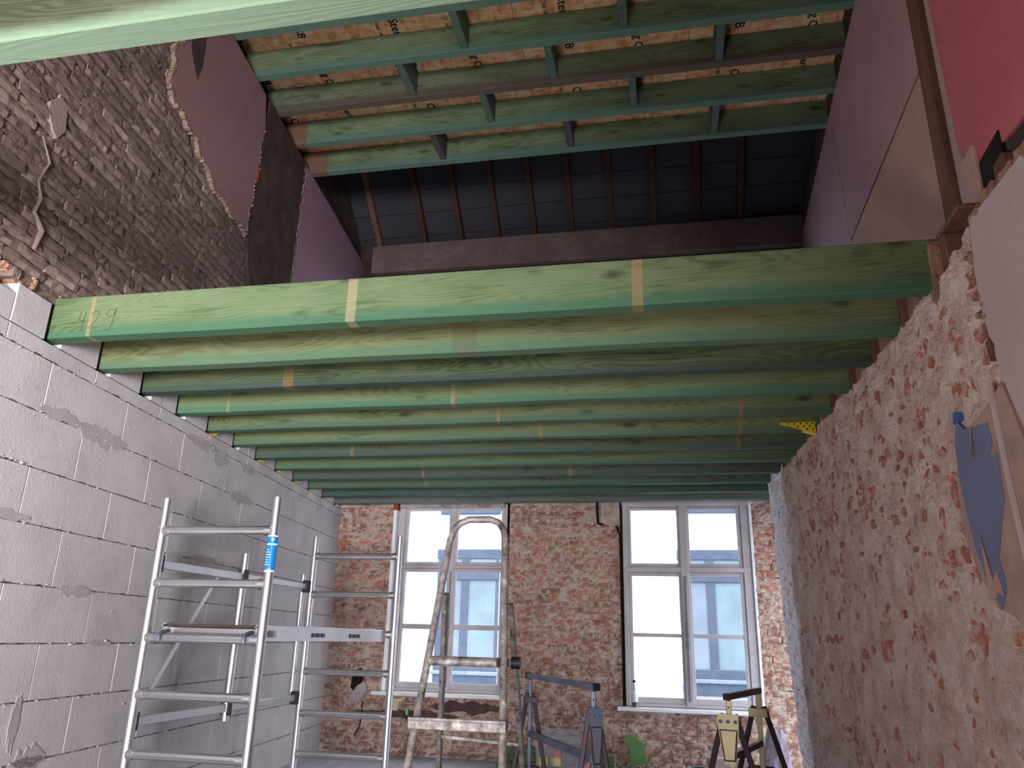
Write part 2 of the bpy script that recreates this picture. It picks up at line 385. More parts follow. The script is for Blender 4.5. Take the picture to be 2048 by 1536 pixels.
def brick_mesh(name, mat, L, H, D, rough, nx=6, nz=2):
    vs = []; fs = []
    for j in range(nz+1):
        for i in range(nx+1):
            x = -L/2+L*i/nx; z = -H/2+H*j/nz; e = (i in (0, nx)) or (j in (0, nz))
            jx = 0 if not e else rnd(-rough, rough)*.7
            vs.append((x+jx*(i in (0, nx)), z+jx*(j in (0, nz)), (rnd(-rough, rough)-(rough*.9 if e else 0))))
    n = len(vs)
    for j in range(nz):
        for i in range(nx):
            a = j*(nx+1)+i; fs.append((a, a+1, a+nx+2, a+nx+1))
    ring = [i for i in range(nx+1)] + [j*(nx+1)+nx for j in range(1, nz+1)] + [nz*(nx+1)+i for i in range(nx-1, -1, -1)] + [j*(nx+1) for j in range(nz-1, 0, -1)]
    for r in ring: v = vs[r]; vs.append((v[0], v[1], -D))
    m = len(ring)
    for k in range(m): fs.append((ring[k], n+k, n+(k+1) % m, ring[(k+1) % m]))
    me = bpy.data.meshes.new(name); me.from_pydata(vs, [], fs); me.materials.append(mat); me.update()
    for v in me.polygons: pass
    return me

CAM0 = Vector((0, 0, 0))
def brick_wall(parent, P, s0, s1, z0, z1, mat, L=.21, H=.052, joint=.011, D=.05, rough=.003, jit=.004, cut=None, limit=300, inview=None, base=0.0, rank=None):
    """bricks laid course by course; the ones that show largest are parts, the rest one joined part"""
    variants = [brick_mesh('brick', mat, L, H, D, rough) for _ in range(8)]
    for me in variants:
        pass
    out = []; z = z0; row = 0
    while z + H < z1:
        s = s0 - (L/2+joint/2)*(row % 2) - rnd(0, .03)
        while s < s1:
            l = L*rnd(.9, 1.05) if random.random() > .15 else L*.5
            a, b = max(s, s0), min(s+l, s1); zc = z+H/2
            if b-a > .03:
                for (u0, u1) in (cut(a, b, zc) if cut else [(a, b)]):
                    if u1-u0 > .03: out.append(((u0+u1)/2, zc, u1-u0))
            s += l+joint
        z += H+joint; row += 1
    ax = (P(1, 0)-P(0, 0)).normalized(); n = (P(0, 0, 1)-P(0, 0, 0)).normalized()
    out.sort(key=lambda q: (rank(q) if rank else (P(q[0], q[1])-CAM0).length) + (0 if (inview is None or inview(q)) else 100))
    off = parent_world(parent)
    rest = MB()
    for i, (s, z, l) in enumerate(out):
        d = base + rnd(-jit, jit); me = random.choice(variants); O = P(s, z, d); tw = rnd(-.02, .02)
        c, sn = math.cos(tw), math.sin(tw)
        a1 = ax*c + Z3*sn; a2 = Z3*c - ax*sn
        l = l/L
        if i < limit:
            m = Matrix(((a1.x*l, a2.x, n.x, 0), (a1.y*l, a2.y, n.y, 0), (a1.z*l, a2.z, n.z, 0), (0, 0, 0, 1)))
            m.translation = O-off
            o = bpy.data.objects.new('brick', me); o.matrix_basis = m; o.parent = parent; C.objects.link(o)
        else:
            rest.add([O + a1*(v.co.x*l) + a2*v.co.y + n*v.co.z for v in me.vertices], [tuple(p.vertices) for p in me.polygons])
    if rest.f:
        rest.build('brickwork', mat, parent, kind='stuff')

def px(p):
    p = Vector(p); d = p.dot(f_)
    return (1024+FPX*p.dot(r_)/d, 768-FPX*p.dot(u_)/d) if d > .01 else (-9999, -9999)
def inframe(p, m=30):
    x, y = px(p); return -m < x < 2048+m and -m < y < 1536+m

# ================================================================== STRUCTURE
# ---- floor
fl = struct(MB().box((-3.9, -3.7, FLOOR-.12), (2.0, 7.8, FLOOR-.03)).build('floor', M_dark))
xb = -3.6
while xb < 1.5:
    wd = rnd(.165, .19)
    MB().box((xb, -3.4, FLOOR-.03), (xb+wd-.006, 7.6, FLOOR+rnd(-.001, .002)), .003).build('floor_board', M_board, fl)
    xb += wd

M_greyp2 = mottled('grey_smear', [(.3, (132, 116, 116)), (.7, (160, 144, 144))], 8, 6, .95, .6, .006, 50)
# ---- left wall: aerated blocks below, old brick above
wl = struct(MB().frame(PL(0, 0, 0), tL, Z3, nL, (-3.7, FLOOR-.1, -.34), (8.3, 4.34, -.11)).build('wall_left', M_soot))
MB().frame(PL(0, 0, 0), tL, Z3, nL, (-3.7, FLOOR, -.12), (7.98, 1.255, -.005)).build('block_joint_mortar', M_joint, wl)
rows = [1.18, .935, .685, .44, .18, -.07, -.315, -.57, -.82, -1.07]
def block(s0, s1, z0, z1, d=0.0):
    MB().frame(PL(0, 0, 0), tL, Z3, nL, (s0+.0022, z0+.0022, -.1), (s1-.0022, z1-.0022, d), .0022).build('aerated_block', M_block, wl)
for k in range(len(rows)-1):
    z1, z0 = rows[k], rows[k+1]; off = 3.217 if k % 2 == 0 else 3.535
    s = off - .6445*11
    while s < 7.98:
        a, b = max(s, -3.7), min(s+.6445, 7.98)
        if b-a > .04: block(a, b, z0, z1, rnd(-.0015, .001))
        s += .6445
s = 3.545-.6445*11
while s < 7.98:                         # the cut course under the beams
    a, b = max(s, -3.7), min(s+.6445, 7.98)
    if b-a > .04: block(a, b, 1.18, 1.256, 0)
    s += .6445
pockets = [(sL(y)-.030, sL(y+.075)+.012) for y in [1.17] + BY]
joints = [3.545+.6445*k for k in range(-7, 8)]
cur = 2.42
for a, b in pockets[1:] + [(7.98, 8)]:
    edges = [cur] + [j for j in joints if cur+.05 < j < a-.05] + [a]
    for u, v in zip(edges[:-1], edges[1:]):
        block(u, v, 1.2585, 1.44 if u > 2.7 else 1.39, rnd(-.003, .001))
    cur = b
# adhesive crumbs along the joints, and smears
mb = MB()
for k in range(800):
    if random.random() < .8:
        z = random.choice(rows[:-1])+rnd(-.012, .012); s = rnd(2.3, 7.6)
    else: s = rnd(2.4, 6.5); z = rnd(-1, 1.15)
    r = rnd(.0025, .007) * (1.8 if random.random() < .1 else 1); o = PL(s, z, 0)
    pts = [o + tL*(r*math.cos(a)*rnd(.6, 1.5)) + Z3*(r*math.sin(a)*rnd(.6, 1.3)) for a in [i*math.pi*2/6 for i in range(6)]]
    top = o + nL*r*rnd(.8, 1.8) + tL*rnd(-.3, .3)*r
    mb.add([p-nL*.004 for p in pts]+[top], [(i, (i+1) % 6, 6) for i in range(6)])
mb.build('adhesive_crumbs', M_smear, wl, kind='stuff')
mb = MB()
for z in rows[:-1]:
    s_ = 2.3
    while s_ < 7.7:
        l = rnd(.008, .07); h = rnd(.0015, .0045); zz = z+rnd(-.002, .002)
        mb.prism([(s_, zz), (s_+l*.4, zz-h*rnd(.3, 1)), (s_+l, zz-h*.2), (s_+l*.7, zz+h*rnd(.4, 1)), (s_+l*.2, zz+h*.6)], PL, -.003, .0012)
        s_ += l+abs(random.gauss(0, .06))
mb.build('open_joint', M_soot, wl, kind='stuff')
def blob_poly(s, z, a, b, n=56, seed=0):
    n = 56
    return [(s+a*math.cos(t)*(1+.25*fbm(math.cos(t)+seed, math.sin(t), 2)), z+b*math.sin(t)*(1+.6*fbm(math.cos(t), math.sin(t)+seed, 3)+.5*fbm(math.cos(t)*3, math.sin(t)+seed, 6))) for t in [i*2*math.pi/n for i in range(n)]]
for i, (s, z, a, b) in enumerate([(3.02, .46, .28, .022), (3.35, .955, .17, .03), (3.7, .94, .2, .045), (4.75, 1.17, .22, .035), (5.0, .45, .2, .02), (5.05, 1.13, .12, .05), (5.45, .93, .2, .045),
                                  (3.3, -.585, .14, .022), (3.62, -.57, .13, .02), (3.72, .17, .14, .025), (5.5, 1.16, .14, .04), (3.47, -.40, .03, .1), (4.62, .43, .1, .03), (4.0, -.07, .1, .015), (3.62, -.56, .1, .05)]):
    MB().prism(blob_poly(s, z, a, b, seed=i*3.1), PL, -.004, .0022).build('mortar_smear', M_damp, wl)

# upper brick of the left wall
def cutL(a, b, zc):
    if zc < 1.46 and a < 2.95: a = 2.95
    if zc < 1.52 and a < 2.86: a = 2.86
    if zc < 1.58 and a < 2.6: a = 2.6
    return [(a, b)] if b-a > .03 else []
brick_wall(wl, PL, 1.4, 5.83, 1.452, 4.05, M_brick_up, L=.27, H=.047, joint=.010, D=.09, rough=.005, jit=.007, cut=cutL, base=-.004,
           inview=lambda q: inframe(PL(q[0], q[1])))
def dL(s, z):
    return -.016 + .015*fbm(s, z, 6, 3) + .012*fbm(s*.55, z*3.0, 15, 9) + .004*noise.noise(Vector((s*40, z*90, 1)))
hfield(PL, 1.4, 5.84, 1.44, 4.05, .0125, dL, mat=M_mort_up, parent=wl, keep=lambda s, z: not (z < 1.5 and s < 3.0) and not (z < 1.6 and s < 2.7) )
# broken lower edge of the old brick with the orange hollow
MB().prism([(2.35, 1.36), (3.0, 1.40), (2.98, 1.47), (2.88, 1.56), (2.62, 1.62), (2.3, 1.6)], PL, -.10, -.085).build('brick_hollow', M_redbrick, wl)
mb = MB()
for k in range(26):
    s = 2.55+.45*k/26; z = 1.60-.17*k/26+rnd(-.012, .012); r = rnd(.012, .03)
    mb.frame(PL(s, z, -.03), (tL+Z3*rnd(-.4, .4)).normalized(), Z3, nL, (-r, -r*.6, -.05), (r, r*.6, rnd(.0, .02)), .006)
for k in range(9):
    mb.frame(PL(2.99+rnd(-.01, .01), 1.45+k*.006, 0), tL, Z3, nL, (-.008, -.006, -.03), (.008, .006, rnd(.0, .01)), .003)
mb.build('broken_brick_edge', M_edge, wl, kind='stuff')
# smooth dark brick and the pale joint near the far plaster
MB().prism([(4.93, 2.84), (5.0, 2.6), (5.80, 1.46), (5.84, 4.05), (4.98, 4.05), (4.97, 3.5)], PL, -.02, .012).build('smooth_dark_brick', M_soot, wl)
mb = MB()
for k in range(60):
    z = 1.6+k*.041; mb.frame(PL(5.845+rnd(-.012, .012), z, 0), tL, Z3, nL, (-rnd(.01, .022), -.024, -.03), (rnd(.006, .018), .024, rnd(.006, .02)), .005)
mb.build('rough_plaster_joint', M_edge_p, wl, kind='stuff')
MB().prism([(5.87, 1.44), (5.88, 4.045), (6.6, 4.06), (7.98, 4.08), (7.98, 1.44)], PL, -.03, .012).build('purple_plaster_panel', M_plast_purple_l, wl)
# big plaster remnant with its ragged edge
poly = [(3.74, 3.53), (3.63, 3.37), (3.67, 3.27), (3.65, 3.15), (3.72, 3.05), (3.83, 3.06), (3.93, 3.0), (4.03, 3.02), (4.1, 2.93), (4.22, 2.93), (4.35, 2.83), (4.5, 2.84), (4.63, 2.80), (4.78, 2.83), (4.90, 2.79),
        (4.89, 2.95), (4.93, 3.1), (4.91, 3.25), (4.95, 3.4), (4.93, 3.6), (4.95, 3.8), (4.88, 4.03), (3.74, 4.04)]
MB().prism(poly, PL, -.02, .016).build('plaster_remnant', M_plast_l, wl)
mb = MB()
for (p, q) in zip(poly[:20], poly[1:21]):
    L_ = math.hypot(q[0]-p[0], q[1]-p[1]); n = max(2, int(L_/.022))
    for k in range(n):
        s = p[0]+(q[0]-p[0])*k/n+rnd(-.008, .008); z = p[1]+(q[1]-p[1])*k/n+rnd(-.008, .008); r = rnd(.006, .016)
        mb.frame(PL(s, z, .0), (tL+Z3*rnd(-.6, .6)).normalized(), Z3, nL, (-r, -r*.7, -.01), (r, r*.7, rnd(.012, .026)), .003)
MB().prism([(4.90, 3.44), (4.955, 3.40), (4.96, 3.30), (4.92, 3.25), (4.935, 3.34)], PL, 0, .019).build('exposed_red_patch', M_redbrick, wl)
mb.build('plaster_edge_crumbs', M_edge_p, wl, kind='stuff')
MB().prism([(3.74, 3.7), (3.80, 3.5), (3.92, 3.37), (3.95, 3.5), (3.94, 3.72)], PL, .0, .0185).build('chiselled_slot', M_soot, wl)
MB().prism([(2.82, 2.33), (2.88, 2.40), (2.93, 2.38), (2.95, 2.26), (2.91, 2.19), (2.87, 2.22), (2.82, 2.28)], PL, -.02, .002).build('grey_plaster_patch', M_greyp2, wl)
mb = MB()
pp = [(2.82, 2.14), (2.9, 2.05), (2.86, 1.93), (2.9, 1.86), (2.88, 1.78), (2.95, 1.72), (2.93, 1.62)]
mb.tube([PL(s, z, .004) for s, z in pp], [.003, .006, .004, .008, .009, .014, .009], 6)
mb.build('mortar_run', M_greyp2, wl)

# ---- right wall (lower storey)
wr = struct(MB().frame(PR(0, 0, 0), tR, Z3, nR, (-3.7, FLOOR-.1, -.32), (6.2, 1.26, -.06)).build('wall_right', M_soot))
# masonry between the beam ends, up to its ragged top
cur = 2.74
for y in BY[:9] + [6.3]:
    if y - cur > .05: MB().frame(PR(0, 0, 0), tR, Z3, nR, (cur, 1.25, -.32), (y-.05, 1.262+.2*(1 if y > 3 else .1), -.02), .012).build('masonry_between_beams', M_edge, wr)
    cur = y+.07
brick_wall(wr, PR, 1.9, 6.16, FLOOR, 1.27, M_brick_right, L=.2, H=.055, joint=.012, D=.06, rough=.005, jit=.007, base=-.004,
           inview=lambda q: inframe(PR(q[0], q[1])), cut=lambda a, b, zc: [] if (b > 6.1-(1.2-zc)*.14 or b < 2.45 or (b < 2.9 and zc < .78 and zc > .1)) else [(a, b)])
def dR(s, z):
    v = .003 + .022*fbm(s, z*1.0, 5, 11) + .013*fbm(s*1.6, z, 15, 5) + .005*noise.noise(Vector((s*55, z*60, 4)))
    if s < 2.98 and z < .85: return min(v, .004)
    if s < 2.5: return min(v, .004)
    return min(v, .03)
hfield(PR, 1.9, 6.17, FLOOR, 1.285, .0135, dR, mat=M_mort_right, parent=wr, keep=lambda s, z: s < 6.09-(1.2-z)*.14)
# scattered proud brick fragments
mb = MB()
for k in range(260):
    s = rnd(2.5, 5.6); z = rnd(-.6, 1.2) if random.random() < .4 else rnd(.3, 1.22); a = rnd(.012, .04); b = rnd(.012, .028)
    dd = max(dR(s, z), dR(s+a*.5, z), dR(s-a*.5, z))
    mb.prism([(s+a*math.cos(t)*rnd(.7, 1.2), z+b*math.sin(t)*rnd(.7, 1.2)) for t in [i*math.pi*2/7 for i in range(7)]], PR, dd-.03, dd+rnd(.001, .004))
mb.build('brick_fragments', M_brick_right, wr, kind='stuff')
MB().prism([(3.82, -.05), (3.93, -.055), (3.935, .03), (3.83, .035)], PR, -.02, .03).build('brick_fragment', M_brick_right, wr)
# grey plaster at the near end, its edge, wallpaper and pipe chase
MB().prism([(-3.4, 1.34), (2.43, 1.34), (2.455, 1.16), (2.45, 1.0), (2.43, .9), (2.41, .82), (2.37, .7), (2.2, .3), (2.0, -.1), (1.9, FLOOR), (-3.4, FLOOR)], PR, -.02, .020).build('grey_plaster_panel', M_grey_plast, wr)
def PRs(s, z, d=0): return PR(s-.05, z, d)
MB().prism([(2.1, -.4), (2.58, .05), (2.66, .1), (2.76, .13), (2.86, .25), (2.92, .36), (2.92, .52), (2.86, .70), (2.74, .71), (2.56, .75), (2.48, .78), (2.3, .3)], PRs, -.01, .0140).build('pink_wallpaper_remnant', M_paperpink, wr)
MB().prism([(2.84, .76), (2.79, .715), (2.70, .70), (2.61, .69), (2.60, .62), (2.64, .585), (2.58, .585), (2.585, .44), (2.64, .36), (2.69, .27), (2.67, .21), (2.68, .17), (2.73, .12), (2.76, .17), (2.80, .19), (2.82, .27), (2.85, .33), (2.87, .42), (2.885, .56), (2.88, .68)], PRs, .0, .0165).build('blue_grey_paint_patch', M_paperblue, wr)
MB().prism([(2.85, .79), (2.80, .775), (2.80, .75), (2.86, .75)], PRs, .0, .018).build('blue_paint_fleck', M_paperblue2, wr)
mb = MB()
mb.add([PRs(2.745, .70, .017), PRs(2.735, .60, .03), PRs(2.725, .705, .018), PRs(2.74, .60, .018)], [(0, 1, 2), (1, 3, 2), (0, 3, 1), (0, 2, 3)])
mb.add([PRs(2.80, .36, .017), PRs(2.74, .16, .018), PRs(2.755, .15, .035), PRs(2.79, .36, .02)], [(0, 1, 2), (0, 2, 3), (0, 3, 1), (1, 3, 2)])
mb.add([PRs(2.72, .24, .017), PRs(2.69, .16, .018), PRs(2.72, .18, .04), PRs(2.73, .22, .025)], [(0, 1, 2), (0, 2, 3), (0, 3, 1), (1, 3, 2)])
mb.build_each('peeling_paper_strip', M_paperpink, wr)
MB().tube([PR(2.50, .80, .014), PR(2.48, .5, .016), PR(2.45, .2, .018), PR(2.42, -.2, .016)], .012, 8).build('plastered_conduit', M_grey_plast, wr, True)
MB().prism([(2.46, .92), (2.435, .93), (2.415, .90), (2.42, .86), (2.45, .855)], PR, .0, .024).build('brown_hole', M_wood_old, wr)
mb = MB()
for k in range(44):
    s = 1.9+.58*k/44; r = rnd(.012, .03)
    mb.frame(PR(s, 1.355+rnd(-.015, .015), 0), (tR+Z3*rnd(-.4, .4)).normalized(), Z3, nR, (-r, -r*.8, -.12), (r, r*.8, rnd(-.01, .03)), .007)
for k in range(30):
    s = 2.46+rnd(-.02, .03)+.03*math.sin(k); z = 1.25-.32*k/30; r = rnd(.006, .014); mb.frame(PR(s, z, 0), tR, Z3, nR, (-r, -r, 0), (r, r, rnd(.008, .026)), .004)
mb.build('broken_masonry_edge', M_edge, wr, kind='stuff')
# the pocket beside the nearest beam: plank above, torn brick below
MB().box((1.035, 2.60, 1.462), (1.32, 2.835, 1.48), .003).build('pocket_top_board', M_wood_old, wr)
MB().box((1.04, 2.77, 1.27), (1.30, 2.83, 1.46), .004).build('old_brown_timber', M_wood_old, wr)
MB().prism([(2.79, 1.46), (2.83, 1.44), (2.845, 1.34), (2.835, 1.24), (2.80, 1.2), (2.78, 1.26), (2.775, 1.38)], PR, -.06, .012).build('pocket_side_brick', M_edge, wr)
mb = MB()
for k in range(30):
    s_ = rnd(2.46, 2.78); r = rnd(.014, .035); zz = 1.285+.07*(1-(s_-2.46)/.32)+rnd(-.02, .02); mb.frame(PR(s_, zz, -rnd(.02, .14)), (tR+Z3*rnd(-.4, .4)).normalized(), Z3, nR, (-r, -r*.8, -.04), (r, r*.8, .03), .006)
mb.build('pocket_rubble', M_mort_right, wr, kind='stuff')
for y in (3.26, 3.67, 4.08, 4.49):
    MB().frame(PR(0, 0, 0), tR, Z3, nR, (y-.04-.05, 1.27, -.2), (y-.045, 1.46, .006), .004).build('packing_timber', M_wood_old, wr)

# pale flaky pier at the far end of the right wall, rounded towards the window
wp = MB(); prof = [(6.07, -.02), (6.08, .004), (6.2, .010), (6.5, .010), (6.66, .002), (6.78, -.03), (6.84, -.08), (6.84, -.25)]
nzp = 200; base_i = 0
for j in range(nzp+1):
    z = FLOOR+(CEIL+.18-FLOOR)*j/nzp
    for (s, d) in prof:
        q = .010*fbm(s, z, 9, 7)+.008*fbm(s*.7, z*1.6, 26, 3); u = (s-6.07)/.77; sh = -(1.2-z)*(.14+.10*min(1, max(0, u))); wp.v.append(tuple(PR(s+sh, z, d+q+.012)))
m_ = len(prof)
for j in range(nzp):
    for i in range(m_-1): a = j*m_+i; wp.f.append((a, a+1, a+1+m_, a+m_))
tr = struct(wp.build('trim_1', M_pier))
MB().frame(PR(0, 0, 0), tR, Z3, nR, (6.15, FLOOR, -.32), (6.3, CEIL, -.06)).build('pier_core', M_soot, tr)

# ---- back wall with two window openings
OPEN = [(-2.765, -1.545, -.505, 1.305), (-.445, .785, -.555, 1.31)]
bb = MB()
def slab(x0, x1, z0, z1): bb.box((x0, YB+.045, z0), (x1, YB+.30, z1))
slab(-3.75, 1.75, FLOOR-.1, -.555); slab(-3.75, OPEN[0][0], -.555, 1.31); slab(OPEN[0][1], OPEN[1][0], -.555, 1.31); slab(OPEN[1][1], 1.75, -.555, 1.31)
slab(OPEN[0][0], OPEN[0][1], -.555, -.505); slab(-3.75, 1.75, 1.31, 1.85); slab(-3.75, -2.765, 1.85, 3.55); slab(-1.545, -.445, 1.85, 3.55); slab(.785, 1.75, 1.85, 3.55); slab(-3.75, 1.75, 3.55, 3.94)
wb = struct(bb.build('wall_back', M_soot))
def cutB(a, b, zc):
    segs = [(a, b)]
    for x0, x1, z0, z1 in OPEN:
        if z0-.03 < zc < z1+.03:
            ns = []
            for u, v in segs:
                if v <= x0 or u >= x1: ns.append((u, v))
                else:
                    if u < x0: ns.append((u, x0-.004))
                    if v > x1: ns.append((x1+.004, v))
            segs = ns
    return segs
brick_wall(wb, PB, -3.38, 1.2, FLOOR, 1.30, M_brick_back, L=.19, H=.047, joint=.010, D=.08, rough=.004, jit=.005, cut=cutB, base=0,
           inview=lambda q: inframe(PB(q[0], q[1]), 0), rank=lambda q: abs(q[1]-.4))
def dB(x, z):
    v = -.010 + .019*fbm(x, z*1.6, 4, 21) + .010*fbm(x, z*2.4, 14, 2) + .004*noise.noise(Vector((x*50, z*60, 9)))
    if z < -1.0: v += (-1.0-z)*.3
    return min(v, .05)
hfield(PB, -3.4, 1.25, FLOOR, 1.31, .0155, dB, mat=M_mort_back, parent=wb,
       keep=lambda x, z: not any(x0-.005 < x < x1+.005 and z0-.005 < z < z1+.02 for x0, x1, z0, z1 in OPEN))
# mortar block and iron strap at the left shoulder of the right window
MB().prism([(-.62, 1.31), (-.45, 1.31), (-.45, 1.08), (-.52, 1.06), (-.63, 1.1)], PB, -.02, .03).build('rendered_shoulder', M_mort_back, wb)
MB().tube([PB(-.665, 1.32, .03), PB(-.66, 1.15, .032), PB(-.655, 1.09, .036), PB(-.61, 1.075, .05)], .013, 8).build('iron_strap', M_dark, wb, True)
MB().prism([(-.46, 1.06), (-.50, 1.085), (-.49, 1.055), (-.458, .98), (-.452, -.5), (-.444, -.5), (-.446, 1.0)], PB, 0, .012).build('frame_gap_crack', M_dark, wb)
MB().prism([(-3.05, -.33), (-2.98, -.30), (-2.95, -.40), (-3.02, -.52), (-3.07, -.48)], PB, .0, .034).build('knocked_hole', M_dark, wb)
MB().prism([(-3.0, -.46), (-2.93, -.42), (-2.9, -.5), (-2.96, -.6), (-3.1, -.6)], PB, .0, .036).build('pale_mortar_lump', M_smear, wb)
MB().tube([PB(-2.94, -.60, .03), PB(-2.935, -.72, .03), PB(-2.945, -.82, .035), PB(-2.99, -.90, .04)], .006, 6).build('loose_wire', M_black, wb)
MB().prism([(-2.71, -.60), (-2.66, -.545), (-2.60, -.565), (-2.56, -.56), (-2.52, -.545), (-2.50, -.55), (-2.57, -.60), (-2.58, -.67), (-2.63, -.67), (-2.65, -.62)], PB, .0, .022).build('cream_plaster_fragment', M_cream, wb)
MB().prism(blob_poly(-1.9, -.62, .36, .05, 24, 5), PB, .0, .020).build('sooty_strip', M_soot, wb)
MB().prism(blob_poly(-2.5, -.70, .5, .035, 24, 8), PB, .0, .019).build('sooty_strip', M_soot, wb)
MB().prism([(-.46, -.815), (-.43, -.79), (-.36, -.785), (-.34, -.81), (-.29, -.84), (-.262, -.93), (-.25, -1.05), (-.39, -1.05), (-.392, -.95), (-.40, -.87), (-.44, -.85)], PB, .0, .042).build('green_paint_patch', M_greenp, wb)

# upper part of the back wall: plaster band and dusky recess
b = MB()
for q in ((-3.75, 1.9, 1.55, 1.85), (-3.75, -2.765, 1.85, 3.55), (-1.545, -.445, 1.85, 3.55), (.785, 1.9, 1.85, 3.55), (-3.75, 1.9, 3.55, 3.94)): b.box((q[0], YB-.02, q[2]), (q[1], YB+.045, q[3]))
b.build('dusky_recess', M_knee_low, wb)
MB().box((-3.22, YB-.10, 3.94), (1.75, YB+.25, 4.285), .008).build('plaster_band', M_kneewall, wb)

# rear wall behind the photographer, with a niche for the added lamp, sealed at the back; end walls
rw = MB(); ya, yb_ = -3.65, -3.4
rw.box((-3.2, ya, FLOOR-.1), (-.66, yb_, 4.34)); rw.box((.46, ya, FLOOR-.1), (1.9, yb_, 4.34)); rw.box((-.66, ya, .46), (.46, yb_, 4.34)); rw.box((-.66, ya, FLOOR-.1), (.46, yb_, -.86))
rw.box((-3.2, -3.9, FLOOR-.1), (1.9, -3.7, 4.34)); struct(rw.build('wall_rear', M_mort_right))

# ---- upper right wall (set back on the neighbour's side)
wu = struct(MB().frame(PU(0, 0, 0), tU, Z3, nU, (-3.7, 1.2, -.25), (8.0, 4.34, -.006)).build('wall_upper_right', M_soot))
MB().prism([(5.48, 1.44), (5.352, 2.81), (5.408, 3.2), (5.478, 3.6), (5.538, 3.9), (5.605, 4.05), (7.9, 4.06), (7.9, 1.44)], PU, -.03, .010).build('purple_plaster_panel', M_plast_purple, wu)
MB().prism([(3.40, 2.70), (5.35, 2.815), (5.406, 3.2), (5.476, 3.6), (5.536, 3.9), (5.603, 4.05), (4.2, 4.045), (3.41, 4.04)], PU, -.03, .010).build('mauve_plaster_panel', M_plast, wu)
MB().prism([(3.36, 1.44), (5.478, 1.44), (5.350, 2.81), (3.39, 2.692)], PU, -.03, .010).build('beige_plaster_panel', M_plast_beige, wu)
MB().prism([(3.39, 2.692), (4.3, 2.740), (5.36, 2.803), (5.36, 2.818), (4.3, 2.756), (3.39, 2.700)], PU, 0, .0112).build('dark_crack', M_soot, wu)
mb = MB()
cp = [(5.355, 2.80), (5.37, 2.95), (5.408, 3.2), (5.44, 3.4), (5.478, 3.6), (5.538, 3.9)]
for (p, q) in zip(cp, cp[1:]):
    for k in range(4):
        t0 = k/4+rnd(0, .08); t1 = t0+rnd(.08, .16); mb.prism([(p[0]+(q[0]-p[0])*t0, p[1]+(q[1]-p[1])*t0), (p[0]+(q[0]-p[0])*t0+.014, p[1]+(q[1]-p[1])*t0), (p[0]+(q[0]-p[0])*t1+.010, p[1]+(q[1]-p[1])*t1), (p[0]+(q[0]-p[0])*t1, p[1]+(q[1]-p[1])*t1)], PU, 0, .012)
mb.build('chipped_plaster_crack', M_smear, wu, kind='stuff')
MB().prism([(-3.4, 1.50), (1.0, 1.60), (2.65, 1.78), (2.9, 1.84), (3.02, 1.88), (3.17, 2.1), (3.2, 3.0), (3.24, 4.04), (-3.4, 4.04)], PU, -.03, .006).build('magenta_painted_panel', M_magenta, wu)
MB().prism([(3.10, 1.44), (3.19, 1.44), (3.21, 2.4), (3.24, 4.04), (3.20, 4.04), (3.17, 2.6), (3.13, 1.9)], PU, -.03, .011).build('pale_plaster_strip', M_grey_plast, wu)
MB().prism([(3.20, 1.44), (3.35, 1.44), (3.39, 4.04), (3.27, 4.04)], PU, -.03, .035).build('old_timber_post', M_wood_old, wu)
MB().frame(PU(0, 0, 0), tU, Z3, nU, (2.70, 1.56, -.1), (2.80, 1.74, .03), .008).build('timber_stub', M_wood_old, wu)
MB().frame(PU(0, 0, 0), tU, Z3, nU, (2.97, 1.52, -.1), (3.11, 1.96, .024), .008).build('plaster_lump', M_plast_beige, wu)
MB().box((1.12, -3.4, 1.27), (1.75, 2.4, 1.30)).build('broken_floor_ledge', M_edge, wu)
MB().frame(PU(0, 0, 0), tU, Z3, nU, (2.74, 1.60, -.1), (2.96, 1.86, .012), .004).build('dark_hollow', M_dark, wu)

# ---- upper ceiling: strand boards over the joists
ce = struct(MB().box((-3.5, -3.7, 4.322), (1.7, 5.86, 4.40)).build('ceiling', M_dark))
xs = [-3.45, -2.2, -.95, .3, 1.65]
boards = []
for i in range(len(xs)-1):
    for (y0, y1) in ((-3.6, -1.3), (-1.3, 1.1), (1.1, 3.5), (3.5, 5.84)):
        dz = rnd(0, .0015)
        boards.append((xs[i], xs[i+1], y0, y1, MB().box((xs[i]+.0015, y0+.0015, 4.297+dz), (xs[i+1]-.0015, y1-.0015, 4.318), .001).build('strand_board', M_osb, ce)))
def lettering(body, x, y, z, size, parent, rot=math.pi/2, mat=M_ink, name='printed_lettering', normal='down'):
    c = bpy.data.curves.new(name, 'FONT'); c.body = body; c.size = size; c.extrude = .0005; c.resolution_u = 2; c.offset = size*.012
    o = bpy.data.objects.new(name, c); me = bpy.data.meshes.new_from_object(o); bpy.data.objects.remove(o); bpy.data.curves.remove(c)
    me.materials.append(mat); o = bpy.data.objects.new(name, me); C.objects.link(o); o.parent = parent
    o.location = Vector((x, y, z))-parent_world(parent)
    # read from below: flip about X, then turn so that the line runs along +Y
    o.matrix_basis = Matrix.Translation(o.location) @ Matrix.Rotation(rot, 4, 'Z') @ Matrix.Rotation(math.pi, 4, 'X')
    return o
for (x0, x1, y0, y1, b) in boards:
    if y1 < 3: continue
    for xo, tx, sz in ((.33, 'Sterling OSB', .10), (.22, 'EN 300  OSB3  18mm', .036), (.85, 'Sterling OSB', .09), (.74, 'conditioned humid use', .034)):
        yy = y0 + .12 + (.23 if xo > .5 else 0)
        while yy < min(y1-.5, 5.5):
            lettering(tx, x0+xo, yy, 4.2955, sz, b); yy += .62 if sz > .05 else .5

